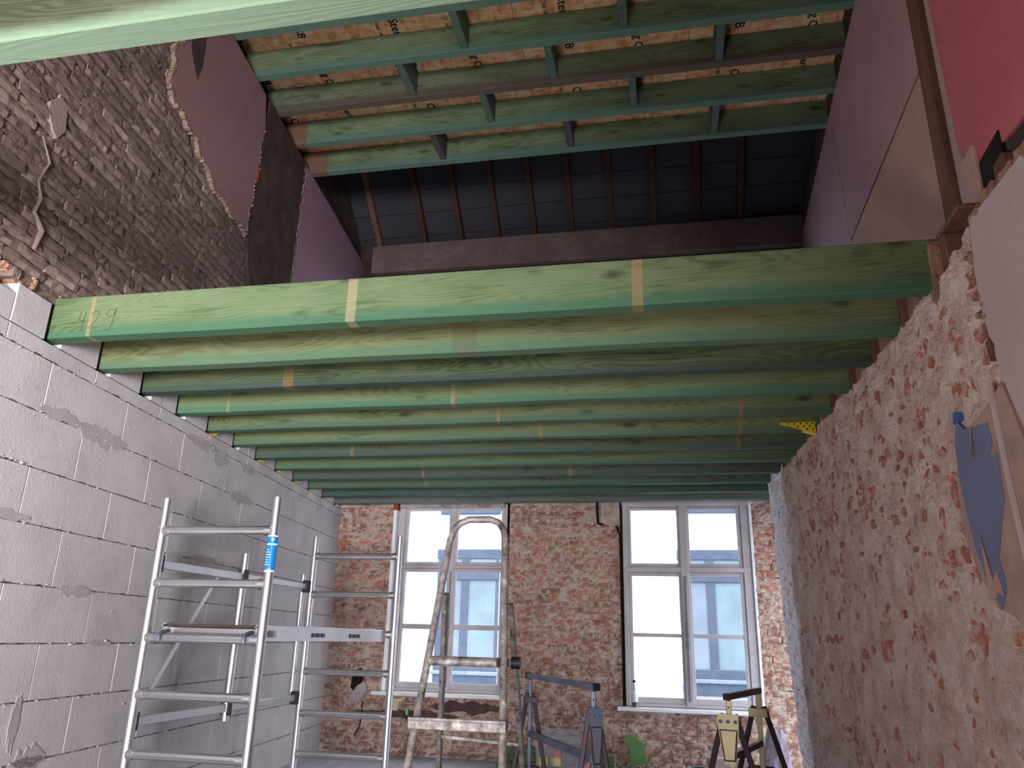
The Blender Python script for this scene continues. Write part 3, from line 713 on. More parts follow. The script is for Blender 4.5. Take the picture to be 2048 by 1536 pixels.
# ---- roof slope beyond the joists
rx0, rx1 = -3.75, 1.95
roof = MB(); T = Vector((0, -1, .9)).normalized(); O0 = Vector((0, 7.60, 4.275)); Nn = Vector((0, -.9, -1)).normalized()
roof.frame(O0, X3, T, -Nn, (rx0, -.2, .10), (rx1, 3.2, .16))
ro = struct(roof.build('roof', M_roof))
xr = rx0
k = 0
for j in range(12):
    MB().frame(O0, X3, T, -Nn, (rx0, -.15+j*.27, .082), (rx1, -.15+j*.27+.262, .098), .002).build('roof_board', M_roof, ro)
for i, x in enumerate([-3.16, -2.61, -2.18, -1.75, -1.33, -.91, -.47, -.01, .45, .89]):
    o = MB().frame(O0, X3, T, -Nn, (x-.03, -.02, -.02), (x+.03, 3.0, .08), .004).build('roof_rafter', M_rafter if i else M_wood_old, org=(x, 7.60, 4.275))
    tag(o, ['brown rafter at the far left end of the dark roof void, beside the gable',
            'second reddish rafter from the left in the dark roof void', 'third reddish rafter from the left in the dark roof void',
            'fourth reddish rafter from the left, over the left part of the plaster band', 'fifth reddish rafter from the left in the dark roof void',
            'sixth rafter from the left, just left of the middle of the roof void', 'fourth rafter from the right end of the dark roof void',
            'third rafter from the right end of the dark roof void', 'last but one rafter at the right end of the roof void',
            'rightmost rafter of the dark roof void'][i], 'rafter', 'rafters under the dark roof')
struct(MB().box((-3.75, 5.86, 4.0), (-3.42, 7.9, 7.3)).build('wall_gable_left', M_soot))
struct(MB().box((-3.75, 7.62, 3.9), (-3.1, 7.95, 5.2)).build('wall_gable_foot_left', M_soot)); struct(MB().box((1.60, 7.62, 3.9), (1.95, 7.95, 5.2)).build('wall_gable_foot_right', M_soot))
struct(MB().box((-3.75, 5.0, 6.3), (1.95, 5.6, 6.6)).build('trim_3', M_dark))
struct(MB().box((1.62, 5.86, 4.0), (1.95, 7.9, 7.3)).build('wall_gable_right', M_soot))
struct(MB().box((-3.75, 5.0, 4.4), (1.95, 5.86, 4.46)).build('trim_2', M_dark))
struct(MB().box((-3.75, 4.9, 4.4), (1.95, 5.0, 7.4)).build('wall_attic_front', M_dark))
MB().frame(PL(0, 0, 0), tL, Z3, nL, (5.95, 3.9, -.6), (8.3, 4.05, -.02)).build('wall_top_ledge', M_soot, wl)

# ================================================================== WINDOWS
def window(n, x0, x1, z0, z1, panes_x, panes_z, yf, label_side):
    """panes_x = [(l,r),(l,r)], panes_z = top row, middle row, bottom row (z0,z1)"""
    (a0, a1), (b0, b1) = panes_x; (t0, t1), (m0, m1), (l0, l1) = panes_z
    root = MB()
    for p, q in (((x0, z0), (a0-.035, z1)), ((b1+.035, z0), (x1, z1)), ((a0-.035, t1+.03), (b1+.035, z1)), ((a0-.035, z0), (b1+.035, l0-.055))):
        root.box((p[0], yf, p[1]), (q[0], yf+.09, q[1]), .004)
    w_ = struct(root.build('window_%d' % n, M_frame))
    MB().box((a1+.02, yf-.012, z0+.01), (b0-.02, yf+.07, z1-.01), .004).build('mullion', M_frame, w_)
    MB().box((x0+.02, yf-.010, m1+.035), (x1-.02, yf+.07, t0-.035), .005).build('transom', M_frame, w_)
    for (c0, c1) in panes_x:
        s_ = MB()
        L, R, B, Tt = c0-.034, c1+.034, l0-.052, m1+.034
        for p, q in (((L, B), (c0, Tt)), ((c1, B), (R, Tt)), ((c0, m1), (c1, Tt)), ((c0, B), (c1, l0))): s_.box((p[0], yf+.012, p[1]), (q[0], yf+.055, q[1]), .005)
        cs = s_.build('casement', M_frame, w_)
        MB().box((c0, yf+.018, l1), (c1, yf+.05, m0), .004).build('glazing_bar', M_frame, cs)
        for (p0, p1) in ((l0, l1), (m0, m1)): MB().box((c0-.004, yf+.032, p0-.004), (c1+.004, yf+.036, p1+.004)).build('pane', M_glass, cs)
        s_ = MB()
        for p, q in (((c0-.034, t0-.034), (c0, t1+.028)), ((c1, t0-.034), (c1+.034, t1+.028)), ((c0, t1), (c1, t1+.028)), ((c0, t0-.034), (c1, t0))): s_.box((p[0], yf+.012, p[1]), (q[0], yf+.055, q[1]), .005)
        tl = s_.build('top_light', M_frame, w_)
        MB().box((c0-.004, yf+.032, t0-.004), (c1+.004, yf+.036, t1+.004)).build('pane', M_glass, tl)
    xm = (a1+b0)/2
    bl = MB().tube([(xm, yf-.022, z0+.05), (xm, yf-.022, m1)], .006, 6); bl.box((xm-.012, yf-.03, z0+.5), (xm+.012, yf-.012, z0+.56), .003); bl.box((xm-.010, yf-.03, m0-.03), (xm+.010, yf-.012, m0+.1), .003)
    bl.build('espagnolette_bolt', M_steel_b, w_)
    return w_
w1 = window(1, -2.705, -1.575, -.495, 1.245+.055, [(-2.615, -2.18), (-2.088, -1.635)], [(.722, 1.24), (.122, .625), (-.415, .075)], YB+.045, 'left')
w2 = window(2, -.425, .765, -.545, 1.305, [(-.345, .092), (.205, .648)], [(.718, 1.226), (.085, .602), (-.468, .05)], YB+.02, 'right')
window(3, -2.765, -1.545, 1.85, 3.55, [(-2.66, -2.19), (-2.10, -1.65)], [(2.98, 3.46), (2.45, 2.88), (1.94, 2.40)], YB+.06, '')  # added window, hidden by the beams, lets daylight into the upper space
window(4, -.445, .785, 1.85, 3.55, [(-.34, .12), (.22, .68)], [(2.98, 3.46), (2.45, 2.88), (1.94, 2.40)], YB+.06, '')  # second added window, also unseen, for daylight in the upper space
MB().box((-2.765, YB-.005, -.5), (-2.735, YB+.20, 1.30), .003).build('reveal_lining', M_sill, w1)
MB().box((-2.74, YB+.10, -.5), (-2.70, YB+.14, 1.30)).build('reveal_backing', M_frame, w1)
MB().box((-1.575, YB+.06, -.5), (-1.545, YB+.14, 1.305)).build('dark_rebate', M_dark, w1)
MB().box((-.447, YB+.06, -.55), (-.42, YB+.12, 1.31)).build('dark_rebate', M_dark, w2)
MB().box((.762, YB+.0, -.55), (.787, YB+.12, 1.31), .003).build('reveal_lining', M_sill, w2)
MB().box((-2.70, YB-.008, 1.262), (-1.60, YB+.04, 1.31), .004).build('head_board', mottled('peeling_head_board', [(.35, (120, 104, 100)), (.6, (186, 178, 178))], 8, 6, .8, .3), w1)
MB().box((-2.77, YB-.012, 1.24), (-2.72, YB+.06, 1.31), .006).build('head_block', M_redbrick, w1)
MB().box((-.43, YB-.012, 1.272), (.77, YB+.02, 1.315), .004).build('head_board', M_frame, w2)
MB().box((-2.84, YB-.085, -.535), (-1.55, YB+.06, -.502), .005).build('sill_board', M_sill, w1)
MB().box((-.50, YB-.075, -.585), (.80, YB+.05, -.553), .005).build('sill_board', M_sill, w2)

# ---- outside: street and the house across it
struct(MB().box((-30, -30, -4.2), (30, 40, -4.0)).build('ground', M_street))
struct(MB().box((-8, -9.3, -4.1), (8, -9.0, 3.4)).build('wall_light_baffle', M_facade))  # unseen wall added behind the room to limit sky light
struct(MB().box((-3.75, 5.0, 4.4), (-3.42, 5.9, 7.4)).build('wall_attic_left', M_dark)); struct(MB().box((1.62, 5.0, 4.4), (1.95, 5.9, 7.4)).build('wall_attic_right', M_dark))
hs = thing('house_facade', 'white house across the street, blue-grey framed windows, seen through the right sashes', 'house', (-1, 13, -4))
MB().box((-12, 13.02, -4), (10, 13.6, 2.6)).build('facade_wall', M_facade, hs)
for (x0, x1) in ((-3.86, -2.80), (.16, 1.30)):
    z0, z1 = -.70, 1.44
    b = MB(); b.box((x0-.02, 12.96, z1-.16), (x1+.02, 13.03, z1), .01); b.box((x0, 12.95, .93), (x1, 13.02, 1.10), .01)
    b.box((x0, 12.97, z0+.1), (x0+.13, 13.02, z1), .01); b.box((x1-.05, 12.97, z0+.1), (x1, 13.02, z1), .01)
    xm = x0+.42; b.box((xm, 12.968, z0+.12), (xm+.13, 13.015, z1-.02)); b.box((x0, 12.94, z0-.05), (x1, 13.02, z0+.33), .01)
    wf = b.build('window_frame', M_oppframe, hs)
    MB().box((x0+.1, 12.985, z0), (xm+.02, 13.03, z1-.1)).build('pane', M_opppane, wf)
    MB().box((xm+.1, 12.985, z0), (x1-.02, 13.03, z1-.1)).build('pane', M_opppane2, wf)
    MB().box((x0-.05, 12.90, z0+.13), (x1+.02, 13.02, z0+.19), .01).build('window_ledge', M_opppane, wf)
    MB().box((x0, 12.96, 2.04), (x1, 13.03, 2.3), .01).build('window_frame', M_oppframe, hs)

# ================================================================== LOWER CEILING BEAMS
order = ['nearest', 'second', 'third', 'fourth', 'fifth', 'sixth', 'seventh', 'eighth', 'ninth', 'tenth', 'eleventh', 'last']
pale = (206, 176, 128)
looks = [((112, 138, 74), (156, 178, 108), (180, 190, 130), (84, 176, 118), [(-1.3, .022, (224, 196, 156)), (-.08, .022, (214, 160, 112)), (-2.585, .010, (214, 178, 116))]),
         ((120, 118, 64), (156, 148, 88), (178, 168, 104), (96, 150, 104), [(-.9, .06, (110, 100, 80))]),
         ((70, 92, 58), (112, 126, 76), (150, 144, 92), (66, 92, 80), [(-2.0, .03, (178, 126, 82))]),
         ((128, 146, 80), (166, 174, 106), (184, 188, 124), (80, 160, 116), [(-1.18, .012, pale), (-2.6, .01, (190, 180, 120))]),
         ((110, 118, 66), (146, 146, 88), (166, 162, 104), (80, 118, 92), [(-1.0, .01, (214, 150, 104)), (.45, .012, (216, 140, 96))]),
         ((108, 122, 66), (148, 150, 90), (170, 166, 104), (84, 126, 96), [(-.8, .012, (206, 140, 100)), (.48, .014, (216, 140, 96))]),
         ((80, 84, 60), (112, 112, 78), (128, 134, 88), (70, 104, 92), [(-2.3, .012, (196, 166, 104)), (.5, .012, (206, 140, 100))]),
         ((104, 120, 70), (140, 148, 92), (158, 162, 104), (78, 126, 100), []),
         ((90, 80, 66), (118, 106, 84), (136, 122, 96), (74, 104, 92), [(-.75, .018, (196, 150, 104)), (-2.0, .01, pale)]),
         ((92, 104, 70), (124, 132, 88), (140, 148, 100), (76, 118, 100), [(-2.1, .02, (150, 150, 110))]),
         ((66, 82, 64), (92, 106, 80), (110, 122, 92), (70, 104, 100), []),
         ((110, 100, 90), (134, 122, 108), (150, 136, 122), (110, 118, 118), [])]
desc = ['nearest green beam of the row, broad bright face with a pencilled number at its left end',
        'second beam of the green row, olive face with dark knots, under the pencilled one',
        'third beam of the green row, dark green blotches and a brown patch left of middle',
        'fourth beam of the green row, pale yellow-green with a bright turquoise lower edge',
        'fifth beam of the green row, olive, yellow wedge under its left end',
        'sixth beam of the green row, yellow honeycomb wedge at its right end',
        'seventh beam of the green row, dull brown-green with a yellow wedge at the left',
        'eighth beam of the green row, plain light olive, counted from the pencilled one',
        'ninth beam of the green row, brownish with an orange patch near the middle',
        'tenth beam of the green row, third counted from the window wall',
        'eleventh beam of the green row, dark green, last but one before the window wall',
        'last beam, greyish brown, tight above the two windows']
def xl(y): p = PL(sL(y), 0, -.1); return p.x
def xrr(y): p = PR(y, 0, -.1); return p.x
for k, y in enumerate(BY):
    lk = looks[k]; m = timber('treated_timber_%s' % order[k], *lk[:3], lk[3], CEIL-.005, lk[4], tone=.70 if k == 0 else (.84 if k < 3 else (.78 if k == 3 else .92)))
    th = thing('ceiling_beam', desc[k], 'beam', ((xl(y)+xrr(y))/2, y+.037, CEIL), 'green beams over the room')
    z0 = CEIL + [0, -.004, .003, 0, 0, .004, 0, .003, 0, .004, .002, 0][k]
    # geometry in world coords; object coords equal to world offset, so rebuild the texture shift via the part's own origin
    b = MB(); n = 14
    xs_ = [xl(y)+(xrr(y)-xl(y))*i/n for i in range(n+1)]
    ring = lambda x, i: [(x, y+.004, z0+.0+.002*math.sin(i*1.3+k)), (x, y+.071, z0+.002*math.sin(i*1.3+k)), (x, y+.075, z0+.004+.002*math.sin(i*1.3+k)), (x, y+.075, z0+BH-.004), (x, y+.071, z0+BH), (x, y+.004, z0+BH), (x, y, z0+BH-.004), (x, y, z0+.004+.002*math.sin(i*1.3+k))]
    for i, x in enumerate(xs_): b.v += ring(x, i)
    for i in range(n):
        for j in range(8): a = i*8+j; c = i*8+(j+1) % 8; b.f.append((a, c, c+8, a+8))
    b.f.append(tuple(range(8))); b.f.append(tuple(n*8+j for j in range(8)))
    o = b.build('timber', m, th)
    # keep texture coordinates in room space
    off = parent_world(th)
    for q in o.data.vertices: q.co += off
    o.location = -off
    if k == 0:
        mb = MB(); Yf = y-.0012
        def stroke(pts): mb.tube([(x, Yf, z) for x, z in pts], .0014, 5)
        stroke([(-2.64, 1.405), (-2.645, 1.36), (-2.61, 1.355)]); stroke([(-2.615, 1.40), (-2.625, 1.30)])
        stroke([(-2.585, 1.385), (-2.57, 1.40), (-2.55, 1.40), (-2.54, 1.38), (-2.56, 1.345), (-2.59, 1.315), (-2.535, 1.318)])
        stroke([(-2.465, 1.40), (-2.49, 1.405), (-2.505, 1.385), (-2.49, 1.365), (-2.465, 1.375), (-2.455, 1.41), (-2.465, 1.34), (-2.475, 1.305), (-2.50, 1.30)])
        mb.build('pencil_number', plain('pencil_lead', (70, 74, 60), .6), th)
# the overhead beam closest to the camera
m = timber('treated_timber_overhead', (104, 104, 66), (136, 130, 84), (160, 152, 104), (206, 240, 184), CEIL-.02, [], tone=.62)  # pale edge colour paints light from below onto the underside
th = thing('ceiling_beam', 'isolated beam overhead at the top left, much closer to the camera than the row', 'beam', (-.9, 1.205, CEIL), 'green beams over the room')
o = MB().box((xl(1.2), 1.17, CEIL), (1.25, 1.245, CEIL+BH), .005).build('timber', m, th)
off = parent_world(th)
for q in o.data.vertices: q.co += off
o.location = -off
# wedges
names = {4: 'yellow plastic wedge under the left end of the fifth green beam', 6: 'larger yellow wedge under the left end of the seventh green beam',
         7: 'yellow wedge under the left end of the eighth green beam', 8: 'yellow wedge under the left end of the ninth green beam',
         9: 'small yellow wedge under the left end of the tenth green beam', 10: 'yellow wedge nearest the window wall, under the eleventh green beam'}
for k, lb in names.items():
    y = BY[k]; s0 = sL(y+.02); L = .055 if k == 6 else .04
    b = MB().prism([(s0, CEIL-.018), (s0+L, CEIL-.018), (s0+L, CEIL-.004)], PL, -.05, .035)
    o = b.build('plastic_wedge', M_yellow, org=tuple(PL(s0, CEIL-.018, 0))); tag(o, lb, 'wedge', 'yellow wedges under the beam ends')
hz = BY[5]; b = MB(); b.hexa([(.72, hz-.006, CEIL+.045), (.93, hz-.006, CEIL-.02), (.93, hz+.05, CEIL-.02), (.72, hz+.05, CEIL+.045), (.72, hz-.006, CEIL+.055), (.93, hz-.006, CEIL+.055), (.93, hz+.05, CEIL+.055), (.72, hz+.05, CEIL+.055)])
hw = b.build('plastic_wedge', M_yellow, org=(.8, hz, CEIL)); tag(hw, 'yellow honeycomb plastic wedge at the right end of the green beams', 'wedge', 'yellow wedges under the beam ends')
b = MB()
for i in range(5):
    for j in range(3):
        x = .77+i*.036+(j % 2)*.018; z = CEIL+.045-j*.018
        if z > CEIL+.05-(x-.72)*.33: b.tube([(x, hz-.0075, z), (x, hz-.004, z)], .006, 6)
b.build_each('hollow_cell', M_dark, hw)

# ================================================================== UPPER JOISTS + NOGGINS
JY = [4.45-.43*k for k in range(1, 6)][::-1] + [4.45, 4.88, 5.31, 5.745]
jl = ['fifth from the front', '', '', '']
def xul(y): return PL(sL(y), 0, -.1).x
def xur(y): return PU(y, 0, -.04).x
jlabel = {0: 'upper joist over the camera, hidden behind the overhead beam', 1: 'upper joist just in front of the overhead beam, out of view', 2: 'upper joist second above the top edge of the picture',
          3: 'upper joist at the top edge of the picture', 4: 'upper joist fifth before the roof void, only its right part showing at the top',
          5: 'upper joist fourth before the roof void, dull dark green', 6: 'upper joist third before the roof void, brown stained lower left edge',
          7: 'upper joist second before the roof void, with a red painted left end', 8: 'upper joist bounding the roof void, red painted left end, teal underside'}
for i, y in enumerate(JY):
    if i < 2: continue
    mt = M_joistmats[0 if i < 6 else (2 if i == 6 else 1)]
    o = MB().box((xul(y), y-.07, UZ), (xur(y), y, 4.292), .004).build('upper_joist', mt)
    tag(o, jlabel[i], 'joist', 'green joists under the strand boards')
nog = [(5, 6, -1.84, 'left'), (7, 8, -1.84, 'left'), (4, 5, -1.31, 'left'), (6, 7, -1.30, 'left'), (5, 6, -.715, 'middle'), (7, 8, -.69, 'middle'),
       (4, 5, -.16, 'middle'), (6, 7, -.13, 'middle'), (5, 6, .505, 'right'), (7, 8, .515, 'right'), (3, 4, -.7, 'x'), (3, 4, .5, 'x')]
nlab = ['green noggin left of centre, second row before the roof void but one', 'dark plum noggin left of centre in the gap beside the roof void',
        'green noggin near the top edge, left of the picture centre', 'green noggin in the middle gap, left of centre, between two left ones',
        'green noggin above the picture centre, in the upper gap', 'plum coloured noggin at centre in the gap beside the roof void',
        'green noggin right of centre at the top edge', 'teal noggin right of centre in the middle gap',
        'green noggin towards the right end of the upper gap', 'teal noggin towards the right in the gap beside the roof void', 'noggin above the top edge near the middle', 'noggin above the top edge towards the right']
for i, (a, b_, x, sd) in enumerate(nog):
    o = MB().box((x-.028, JY[a]+.001, UZ+.008), (x+.028, JY[b_]-.071, 4.288), .004).build('noggin', M_noggin_plum if i in (1, 5) else M_noggin, org=(x, JY[a], UZ))
    tag(o, nlab[i], 'noggin', 'noggins between the upper joists')
o = MB().tube([(.323, 4.637, 4.2965), (.323, 4.637, 4.27)], .042, 20).build('round_box', M_dark); tag(o, 'small round black box fixed to the strand board near the top right', 'box')

# ================================================================== SCAFFOLD
sca = thing('scaffold_tower', 'bare aluminium folding scaffold frame beside the grey block wall', 'scaffold', (-2.37, 4.75, FLOOR))
def upright(x, y, ztop, zbot=FLOOR+.02, r=.0255):
    u = MB(); u.tube([(x, y, zbot), (x, y, ztop-.19)], r, 18); u.tube([(x, y, ztop-.19), (x, y, ztop)], r*.88, 18)
    u.tube([(x-.004, y-r-.001, ztop-.16), (x-.004, y-r+.004, ztop-.16)], .007, 8)
    return u.build('upright', M_alu, sca, True)
def rung(y, z, x0, x1):
    b = MB(); b.tube([(x0+.02, y, z), (x1-.02, y, z)], .0235, 20, ribs=.07); o = b.build('rung', M_alu, sca, True)
    b = MB(); b.tube([(x0+.012, y, z), (x0+.05, y, z)], .0275, 16); b.tube([(x1-.05, y, z), (x1-.012, y, z)], .0275, 16); b.build_each('weld_collar', M_alu, o, True)
XA, XB = -2.70, -2.04
for y, zt, zr in ((3.79, .692, [.516, .240, -.036, -.312, -.590, -.866]), (5.70, .725, [.576, .29, .01, -.262, -.547, -.82])):
    p1 = upright(XA, y, zt); p2 = upright(XB if y < 5 else -2.01, y, zt)
    for z in zr: rung(y, z, XA, XB if y < 5 else -2.01)
    for pp_, xx in ((p1, XA), (p2, XB if y < 5 else -2.01)):
        MB().tube([(xx, y, FLOOR), (xx, y, FLOOR+.035)], .034, 14).build('foot', M_black, pp_)
    if y < 5:
        MB().tube([(XB, y, .315), (XB, y, .485)], .0268, 24, False).build('blue_label', M_blue_lbl, p2, True)['label'] = 'blue printed label'
        b = MB()
        for zz in (.305, .442, .485): b.tube([(XB, y, zz-.004), (XB, y, zz+.004)], .0272, 24, False)
        b.box((XB+.006, y-.0275, .458), (XB+.020, y-.024, .474))
        for q in range(7): b.box((XB-.014, y-.0272, .335+q*.013), (XB-.014+rnd(.012, .026), y-.023, .338+q*.013))
        b.build('white_print', M_white, p2)
# folding side frame: middle post, rear post, bars and brace
xs2 = -2.725
mid = MB().tube([(xs2, 4.73, -.52), (xs2, 4.73, .30)], .025, 16); mid.tube([(xs2, 4.73, .30), (xs2, 4.73, .492)], .022, 16); mid.build('middle_post', M_alu, sca, True)
MB().tube([(xs2-.03, 5.66, -.45), (xs2-.03, 5.66, .43)], .019, 14).build('rear_post', M_alu, sca, True)
for z, in ((.345,), (-.445,)):
    b = MB().box((xs2-.012, 3.84, z-.025), (xs2+.012, 4.71, z+.022), .003); b.box((xs2-.012, 4.75, z-.020), (xs2+.012, 5.64, z+.02), .003); b.build_each('side_bar', M_alu, sca)
    for yy in (3.83, 4.73, 5.66):
        MB().box((xs2-.03, yy-.02, z-.045), (xs2+.03, yy+.02, z+.045), .005).build('hinge_bracket', M_steel_b if yy < 4 else M_steel_d, sca)
MB().bar((xs2-.015, 4.46, .33), (xs2-.015, 3.87, -.42), .008, .028).build('diagonal_brace', M_alu, sca)
# platform hooked on the rungs
pf = thing('scaffold_platform', 'narrow aluminium platform with dark plywood deck, hooked across the scaffold', 'platform', (-2.34, 4.75, 0))
MB().box((-2.62, 3.83, .022), (-2.10, 5.66, .036), .002).build('deck', M_ply, pf)
for x in (-2.635, -2.10):
    b = MB(); b.box((x, 3.83, -.040), (x+.022, 5.66, .042), .003); b.box((x-.006, 3.83, .022), (x+.028, 5.66, .03)); b.box((x-.006, 3.83, -.040), (x+.028, 5.66, -.030)); r = b.build('side_rail', M_alu, pf)
b = MB()
for yy in (3.92, 4.35, 4.8, 5.2, 5.58): b.box((-2.62, yy-.02, -.01), (-2.10, yy+.02, .02), .003)
b.build_each('cross_member', M_alu, pf)
for x in (-2.60, -2.12):
    for (yy, dr) in ((3.79, 1), (5.70, -1)):
        zz = -.036 if yy < 5 else .01
        pts = [(x, yy-dr*.03*math.cos(a), zz+.03*math.sin(a)) for a in [math.radians(t) for t in (-30, 0, 30, 60, 90)]] + [(x, yy+dr*.05, zz+.036)]
        MB().tube(pts, .010, 8).build('hook', M_steel_b, pf, True)
lb_ = MB()
lb_.box((-2.0775, 3.86, -.022), (-2.0765, 4.02, .012)); lb_.build('white_label', M_white, pf)
lb_ = MB()
for y0 in (4.45, 5.02):
    for q in range(9): lb_.box((-2.0775, y0+q*.022, -.018), (-2.0765, y0+q*.022+(.012 if q % 3 else .017), .006))
lb_.build_each('label_bar', M_black, pf)

# ================================================================== STEPLADDER
ld = thing('stepladder', 'paint-splashed aluminium stepladder with a rounded hoop top', 'ladder', (-.85, 3.3, FLOOR))
def FLp(z): t = (z-.44)/(-1.08-.44); return Vector((-.965-.012*t, 3.42-.70*t, z))
def FRp(z): t = (z-.44)/(-1.08-.44); return Vector((-.712+.165*t, 3.42-.70*t, z))
pts = [FLp(z) for z in (-1.06, -.7, -.3, 0, .2, .36, .42)]
pts += [Vector((-.955, 3.435, .47)), Vector((-.93, 3.445, .50)), Vector((-.89, 3.45, .517)), Vector((-.79, 3.45, .517)), Vector((-.75, 3.445, .502)), Vector((-.725, 3.435, .47))]
pts += [FRp(z) for z in (.42, .36, .2, 0, -.3, -.7, -1.06)]
MB().tube(pts, .0155, 10).build('front_frame', M_alu_old, ld, True)
RL0, RL1 = Vector((-1.005, 3.52, .19)), Vector((-1.165, 4.12, -1.06)); RR0, RR1 = Vector((-.700, 3.52, .15)), Vector((-.695, 4.12, -1.06))
MB().bar(RL0, RL1, .022, .035, (0, 1, 0), .003).build('rear_leg', M_alu_old, ld); MB().bar(RR0, RR1, .022, .035, (0, 1, 0), .003).build('rear_leg', M_alu_old, ld)
for z in (-.45, -.95):
    t = (z-.17)/(-1.06-.17); a = RL0.lerp(RL1, t); c = RR0.lerp(RR1, t); MB().bar(a, c, .03, .012).build('rear_crossbar', M_alu_old, ld)
b = MB(); a = FLp(-.095); c = FRp(-.095)
b.hexa([(a.x+.02, a.y-.03, -.108), (c.x-.02, c.y-.03, -.108), (c.x-.03, c.y+.27, -.108), (a.x, a.y+.27, -.108), (a.x+.02, a.y-.03, -.070), (c.x-.02, c.y-.03, -.070), (c.x-.03, c.y+.27, -.080), (a.x, a.y+.27, -.080)])
b.tube([(a.x+.02, a.y-.03, -.089), (c.x-.02, c.y-.03, -.089)], .019, 10); b.build('top_platform', M_alu_old, ld, True)
b = MB().tube([(c.x-.03, c.y+.06, -.09), (c.x+.02, c.y+.06, -.09)], .014, 8); b.tube([(a.x-.0, a.y+.06, -.09), (a.x+.03, a.y+.06, -.09)], .012, 8); b.build_each('platform_bracket', M_alu_old, ld)
MB().tube([(c.x+.02, c.y+.06, -.09), (c.x+.055, c.y+.06, -.09)], .024, 14).build('pivot_cap', M_black, ld, True)
for z in (-.318, -.55, -.78, -1.0):
    a = FLp(z); c = FRp(z); b = MB(); b.box((a.x-.02, a.y-.035, z-.012), (c.x+.018, a.y-.029, z+.022), .002); b.box((a.x-.02, a.y-.035, z+.016), (c.x+.018, a.y+.055, z+.022), .002)
    b.box((a.x-.02, a.y-.040, z+.018), (c.x+.018, a.y-.03, z+.030), .002); b.box((a.x-.02, a.y+.05, z-.006), (c.x+.018, a.y+.055, z+.02))
    o = b.build('step', M_alu_old, ld)
MB().tube([(-.993, 3.02-.0, -.27), (-.985, 3.02, -.27)], .012, 8).build('green_plug', M_greenp, ld)
for P_ in (FLp(-1.06), FRp(-1.06), RL1, RR1): MB().bar(P_+Vector((0, 0, -.02)), P_+Vector((0, 0, .05)), .036, .036, (0, 1, 0), .004).build('rubber_foot', M_black, ld)

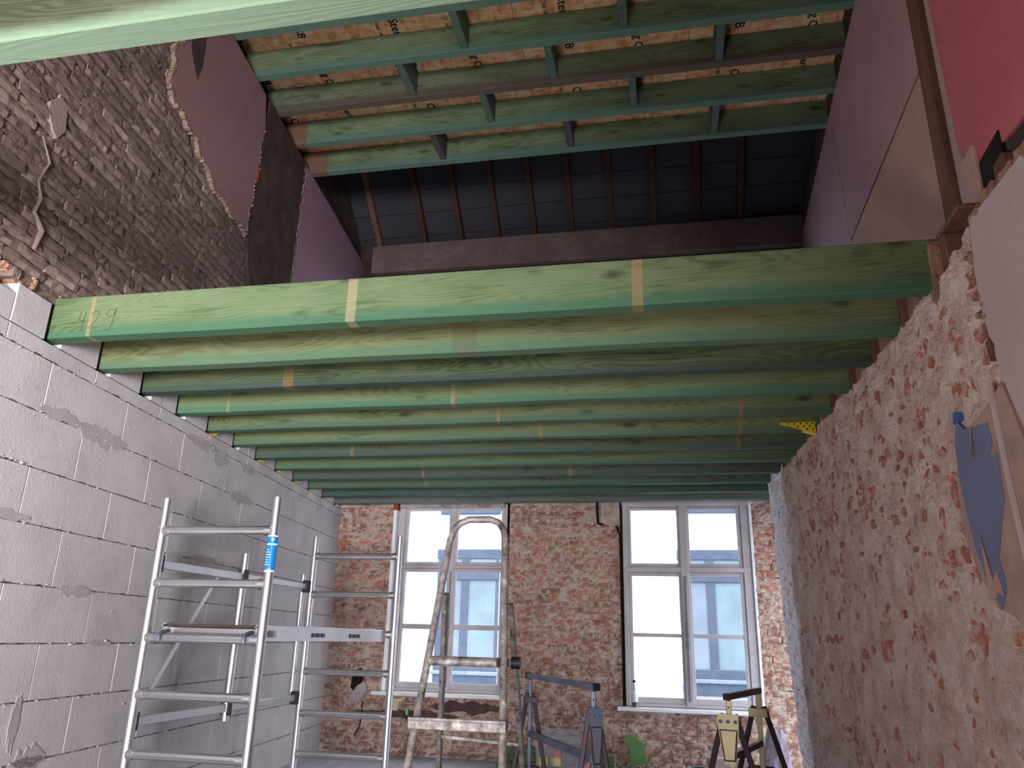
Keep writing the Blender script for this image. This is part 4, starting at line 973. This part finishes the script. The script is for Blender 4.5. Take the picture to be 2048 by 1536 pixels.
# ================================================================== TRESTLES
def trestle(label, A, B, ztop, mleg, mpost, mbar, plate, spread=.2, face=None, pw=.062, bw=.036):
    A = Vector((A[0], A[1], 0)); B = Vector((B[0], B[1], 0)); d = (B-A).normalized(); n = Vector((-d.y, d.x, 0))
    th = thing('trestle', label, 'trestle', tuple((A+B)/2+Z3*FLOOR), 'steel trestles on the boards')
    z = lambda h: Z3*(ztop+h)
    MB().bar(A-d*.035+z(-.018), B+d*.035+z(-.018), bw, bw, (0, 0, 1), .003).build('top_bar', mbar, th)
    MB().bar(A-d*.044+z(-.018), A-d*.034+z(-.018), .030, .030).build('end_cap', M_black, th); MB().bar(B+d*.034+z(-.018), B+d*.044+z(-.018), .030, .030).build('end_cap', M_black, th)
    for i, P in enumerate((A, B)):
        sgn = -1 if i == 0 else 1
        po = MB(); po.bar(P+z(-.036), P+Z3*(FLOOR+.18), bw*.85, bw*.85, (0, 1, 0), .003); p_ = po.build('inner_post', mpost, th)
        hb = MB()
        for q in range(7): zz = ztop-.07-q*.085; hb.bar(P+Z3*zz+d*sgn*bw*.425, P+Z3*zz+d*sgn*(bw*.425+.001), .010, .010)
        hb.build_each('post_hole', M_black, p_)
        hd = MB(); hd.frame(P+z(-.135)+d*sgn*.024, n, Z3, d*sgn, (-pw, -pw*.45, -.004), (pw, pw*.45, .004), .003); hd.frame(P+z(-.135)-d*sgn*.03, n, Z3, d*sgn, (-pw, -pw*.45, -.004), (pw, pw*.45, .004), .003)
        h_ = hd.build_each('head_plate', plate, th)[0]
        bo = MB()
        for u in (-pw*.68, pw*.68, 0): bo.tube([P+z(-.135)+d*sgn*.02+n*u, P+z(-.135)+d*sgn*.036+n*u], .009, 8)
        bo.build_each('bolt', M_steel_b, h_)
        for u in (-1, 1):
            top = P+z(-.13)+n*u*pw*.68; bot = P+Z3*(FLOOR+.01)+n*u*spread
            lg = MB().bar(top+(top-bot).normalized()*.03, bot, bw*.9, bw*.9, (0, 0, 1), .003).build('leg', mleg, th)
            MB().bar(bot-Z3*.01, bot+(top-bot).normalized()*.04, .042, .042).build('foot', M_black, lg)
        k = .46; k2 = .92
        for kk, zz in ((k, 0), (k2, 0)):
            zc = (ztop-.13)+(FLOOR+.01-(ztop-.13))*kk; sp = pw*.68+(spread-pw*.68)*kk
            if kk < .6:
                MB().tube([P+Z3*(zc-.02)-n*sp, P+Z3*(zc+.02)-n*sp*.45, P+Z3*(zc+.02)+n*sp*.45, P+Z3*(zc-.02)+n*sp], .007, 8).build('leg_spreader', mleg, th, True)
            else: MB().bar(P+Z3*zc-n*sp, P+Z3*zc+n*sp, .022, .022).build('leg_crossbar', mleg, th)
        if (face == 'A' and i == 0) or (face == 'B' and i == 1):
            O = P+d*sgn*.026
            pl_ = MB(); Pp = lambda u, v, q: O + n*u + Z3*(ztop+v) + d*sgn*q
            pl_.prism([(u*pw/.062, v) for u, v in [(-.062, -.10), (.062, -.10), (.058, -.18), (.030, -.335), (-.030, -.335), (-.058, -.18)]], Pp, 0, .006)
            pl_.prism([(u*pw/.062, v) for u, v in [(-.044, -.19), (.044, -.19), (.024, -.305), (-.024, -.305)]], Pp, .006, .011)
            pp_ = pl_.build('trapezoid_plate', plate, th)
            q_ = MB()
            for (u0, v0), (u1, v1) in (((-.050, -.175), (.050, -.175)), ((.050, -.175), (.030, -.315)), ((.030, -.315), (-.030, -.315)), ((-.030, -.315), (-.050, -.175))):
                q_.tube([Pp(u0*pw/.062, v0, .008), Pp(u1*pw/.062, v1, .008)], .003, 5)
            q_.build('embossed_groove', M_steel_d, pp_)
            b2 = MB()
            for u in (-pw*.7, pw*.7, 0): b2.tube([Pp(u, -.135, .004), Pp(u, -.135, .013)], .009, 8)
            b2.build_each('bolt', M_steel_b, pp_)
    MB().bar(A+z(-.30), B+z(-.30), .03, .03, (0, 0, 1), .003).build('middle_bar', mbar if face == 'B' else mleg, th)
    return th
trestle('blue-grey and black steel trestle before the brick pier, storage boxes behind it', (-.745, 4.33), (-.335, 3.53), -.165, M_steel_d, M_steel_b, M_steel_b, M_steel_b, .16, 'B', .030, .024)
trestle('dark steel trestle with cream plates in front of the right window', (.275, 4.40), (.485, 5.05), -.235, M_steel_d, M_cream, M_steel_d, M_cream, .24, 'A', .054, .032)

# ================================================================== FLOOR CLUTTER
def storage_box(label, x0, x1, y0, y1, z0, h):
    t = thing('storage_box', label, 'box', ((x0+x1)/2, (y0+y1)/2, z0), 'clear boxes with coral clips')
    i = .018; b = MB(); w = .004
    def shell(x0, x1, y0, y1, xa, xb_, ya, yb2, za, zb):
        o = [(x0, y0, za), (x1, y0, za), (x1, y1, za), (x0, y1, za), (xa, ya, zb), (xb_, ya, zb), (xb_, yb2, zb), (xa, yb2, zb)]
        b.add(o, [(3, 2, 1, 0), (0, 1, 5, 4), (1, 2, 6, 5), (2, 3, 7, 6), (3, 0, 4, 7)])
    shell(x0+i, x1-i, y0+i, y1-i, x0+.006, x1-.006, y0+.006, y1-.006, z0+.002, z0+h-.03); b.build('tub', M_clear, t)
    MB().box((x0, y0, z0+h-.03), (x1, y1, z0+h-.001), .008).build('lid', M_clear, t)
    for s, xx in ((-1, x0), (1, x1)):
        q = MB(); q.box((xx-.018 if s < 0 else xx-.012, y0+.08, z0+h-.055), (xx+.012 if s < 0 else xx+.018, y1-.08, z0+h-.005), .006); q.box((xx-.010, y0+.06, z0+h-.03), (xx+.010, y0+.1, z0+h+.0), .004)
        q.build('clip', M_pink, t)['label'] = 'coral clip'
    return t
bx0, bx1, by0, by1 = -.86, -.565, 5.15, 5.6
storage_box('lower clear plastic box with coral clips standing on the floor', bx0, bx1, by0, by1, FLOOR+.005, .31)
storage_box('upper clear plastic box with coral clips, stacked on the other behind the left trestle', bx0, bx1, by0, by1, FLOOR+.316, .18)
def packet(name, label, cat, x0, x1, y0, y1, z0, z1, m): tag(MB().box((x0, y0, z0), (x1, y1, z1), .006).build(name, m, org=((x0+x1)/2, (y0+y1)/2, z0)), label, cat)
zb0 = FLOOR+.321
packet('packet', 'yellow packet at the left inside the upper clear box', 'packet', bx0+.03, bx0+.085, by0+.03, by0+.10, zb0, zb0+.05, M_yellow)
packet('packet', 'yellow packet right of the other one inside the upper clear box', 'packet', bx0+.115, bx0+.165, by0+.03, by0+.10, zb0, zb0+.05, M_yellow)
packet('packet', 'red packet lying on the right yellow packet in the upper box', 'packet', bx0+.11, bx0+.165, by0+.03, by0+.11, zb0+.051, zb0+.085, M_red)
packet('tool_case', 'dark case inside the right half of the upper clear box', 'case', bx0+.19, bx0+.25, by0+.04, by0+.3, zb0, zb0+.10, M_steel_d)
packet('cloth_bundle', 'green bundle at the back inside the upper clear box', 'cloth', bx0+.10, bx0+.18, by0+.2, by0+.33, zb0, zb0+.12, M_greenp)
packet('tool_case', 'black case in the lower clear box under the left trestle', 'case', bx0+.03, bx0+.26, by0+.05, by0+.35, FLOOR+.01, FLOOR+.22, M_black)
# green beam offcuts lying against the back wall
m = timber('offcut_timber', (84, 92, 60), (112, 120, 80), (134, 140, 98), (150, 160, 140), FLOOR+.02)
for i, (z0, z1, x0, lb) in enumerate(((FLOOR+.003, FLOOR+.078, -1.5, 'green timber offcut lying flat on the boards under another one'), (FLOOR+.08, FLOOR+.155, -1.42, 'green timber offcut lying on top of another by the back wall'))):
    o = MB().box((x0, 7.05, z0), (-.50, 7.26, z1), .004).build('timber_offcut', m, org=(x0, 7.1, z0)); tag(o, lb, 'timber', 'green offcuts by the back wall')

def reel(label, x, y, z, r):
    t = thing('cable_reel', label, 'reel', (x, y, z-r)); f = Vector((-x, -y, -z*.3)).normalized()
    MB().tube([Vector((x, y, z))+f*.05, Vector((x, y, z))-f*.05], [r, r], 28).build('drum', M_black, t, True)
    side = f.cross(Z3).normalized(); up = side.cross(f)
    b = MB(); b.tube([Vector((x, y, z))+f*.055+side*math.cos(a)*r*.92+up*math.sin(a)*r*.92 for a in [i*2*math.pi/28 for i in range(29)]], .006, 6); b.build('rim', M_steel_b, t, True)
    MB().tube([Vector((x, y, z))+f*.05, Vector((x, y, z))+f*.065], [r*.4, r*.3], 18).build('hub', M_white, t, True)
    b = MB(); b.box((x-.02, y-.02, z-r-.0), (x+.02, y+.02, z-r*.6)); b.build('stand', M_black, t)
reel('round black cable reel with pale hub, left of the right trestle', .16, 6.1, FLOOR+.125, .12)
reel('second round cable reel between the legs of the right trestle', .62, 6.1, FLOOR+.105, .10)

# crumpled plastic sack in the corner right of the right window
sk = MB(); nn = 20
for j in range(13):
    z = FLOOR+.01+.42*j/12; r = .13*(1-.55*(j/12)**1.6)
    for i in range(nn):
        a = 2*math.pi*i/nn; q = r*(1+.22*fbm(math.cos(a)*1.5, math.sin(a)*1.5+z*4, 2, 4)); sk.v.append((.78+q*math.cos(a), 6.95+q*.8*math.sin(a), z))
for j in range(12):
    for i in range(nn): a = j*nn+i; b_ = j*nn+(i+1) % nn; sk.f.append((a, b_, b_+nn, a+nn))
sk.f.append(tuple(12*nn+i for i in range(nn))); sk.f.append(tuple(range(nn))[::-1])
o = sk.build('plastic_sack', clear('milky_sack_plastic', (.95, .96, 1, 1), .3, .75, (150, 140, 158)), org=(.78, 6.95, FLOOR)); tag(o, 'crumpled pale plastic sack in the corner right of the right window', 'sack')
# pale board leaning low behind the right trestle
o = MB().box((.30, 7.16, FLOOR+.004), (.60, 7.24, FLOOR+.17), .005).build('board_offcut', M_grey_plast, org=(.45, 7.2, FLOOR)); tag(o, 'short pale board on edge below the right window', 'board')
# bottle on the sill
bt = thing('bottle', 'clear plastic bottle with black cap and dark liquid on the right window sill', 'bottle', (-.345, 7.545, -.552))
def lathe(prof, x, y): return MB().tube([(x, y, z) for z, r in prof], [r for z, r in prof], 18)
lathe([(-.552, .026), (-.54, .03), (-.42, .03), (-.39, .022), (-.355, .012), (-.345, .012)], -.345, 7.545).build('body', M_bottle, bt, True)
lathe([(-.549, .024), (-.52, .0275), (-.512, .0275)], -.345, 7.545).build('liquid', plain('dark_liquid', (44, 22, 24), .2), bt, True)
lathe([(-.347, .014), (-.325, .014)], -.345, 7.545).build('cap', M_black, bt, True)
lathe([(-.505, .0308), (-.44, .0308)], -.345, 7.545).build('paper_label', M_white, bt, True)

# rubble along the foot of the back wall
rb = MB()
for k in range(300):
    x = rnd(-3.2, .75); y = YB-.075-min(.12, abs(random.gauss(0, .045))); r = rnd(.006, .022); z = FLOOR+.002+max(0, .05-(YB-y)*.25)
    c = Vector((x, y, z)); rb.add([c+Vector((r*rnd(.6, 1.2), 0, 0)), c+Vector((0, r*rnd(.6, 1.2), 0)), c-Vector((r*rnd(.6, 1.2), 0, 0)), c-Vector((0, r*rnd(.6, 1.2), 0)), c+Vector((0, 0, r)), c-Vector((0, 0, r*.4))],
                                  [(0, 1, 4), (1, 2, 4), (2, 3, 4), (3, 0, 4), (1, 0, 5), (2, 1, 5), (3, 2, 5), (0, 3, 5)])
for k in range(60):
    x = rnd(-3.2, -2.4); y = rnd(7.3, 7.5); r = rnd(.004, .012); c = Vector((x, y, FLOOR+.004)); rb.add([c+Vector((r, 0, 0)), c+Vector((0, r, 0)), c-Vector((r, 0, 0)), c-Vector((0, r, 0)), c+Vector((0, 0, r))], [(0, 1, 4), (1, 2, 4), (2, 3, 4), (3, 0, 4)])
o = rb.build('rubble', M_rubble, org=(-1, 7.4, FLOOR), kind='stuff'); tag(o, 'brick and mortar rubble strewn along the foot of the window wall', 'rubble')
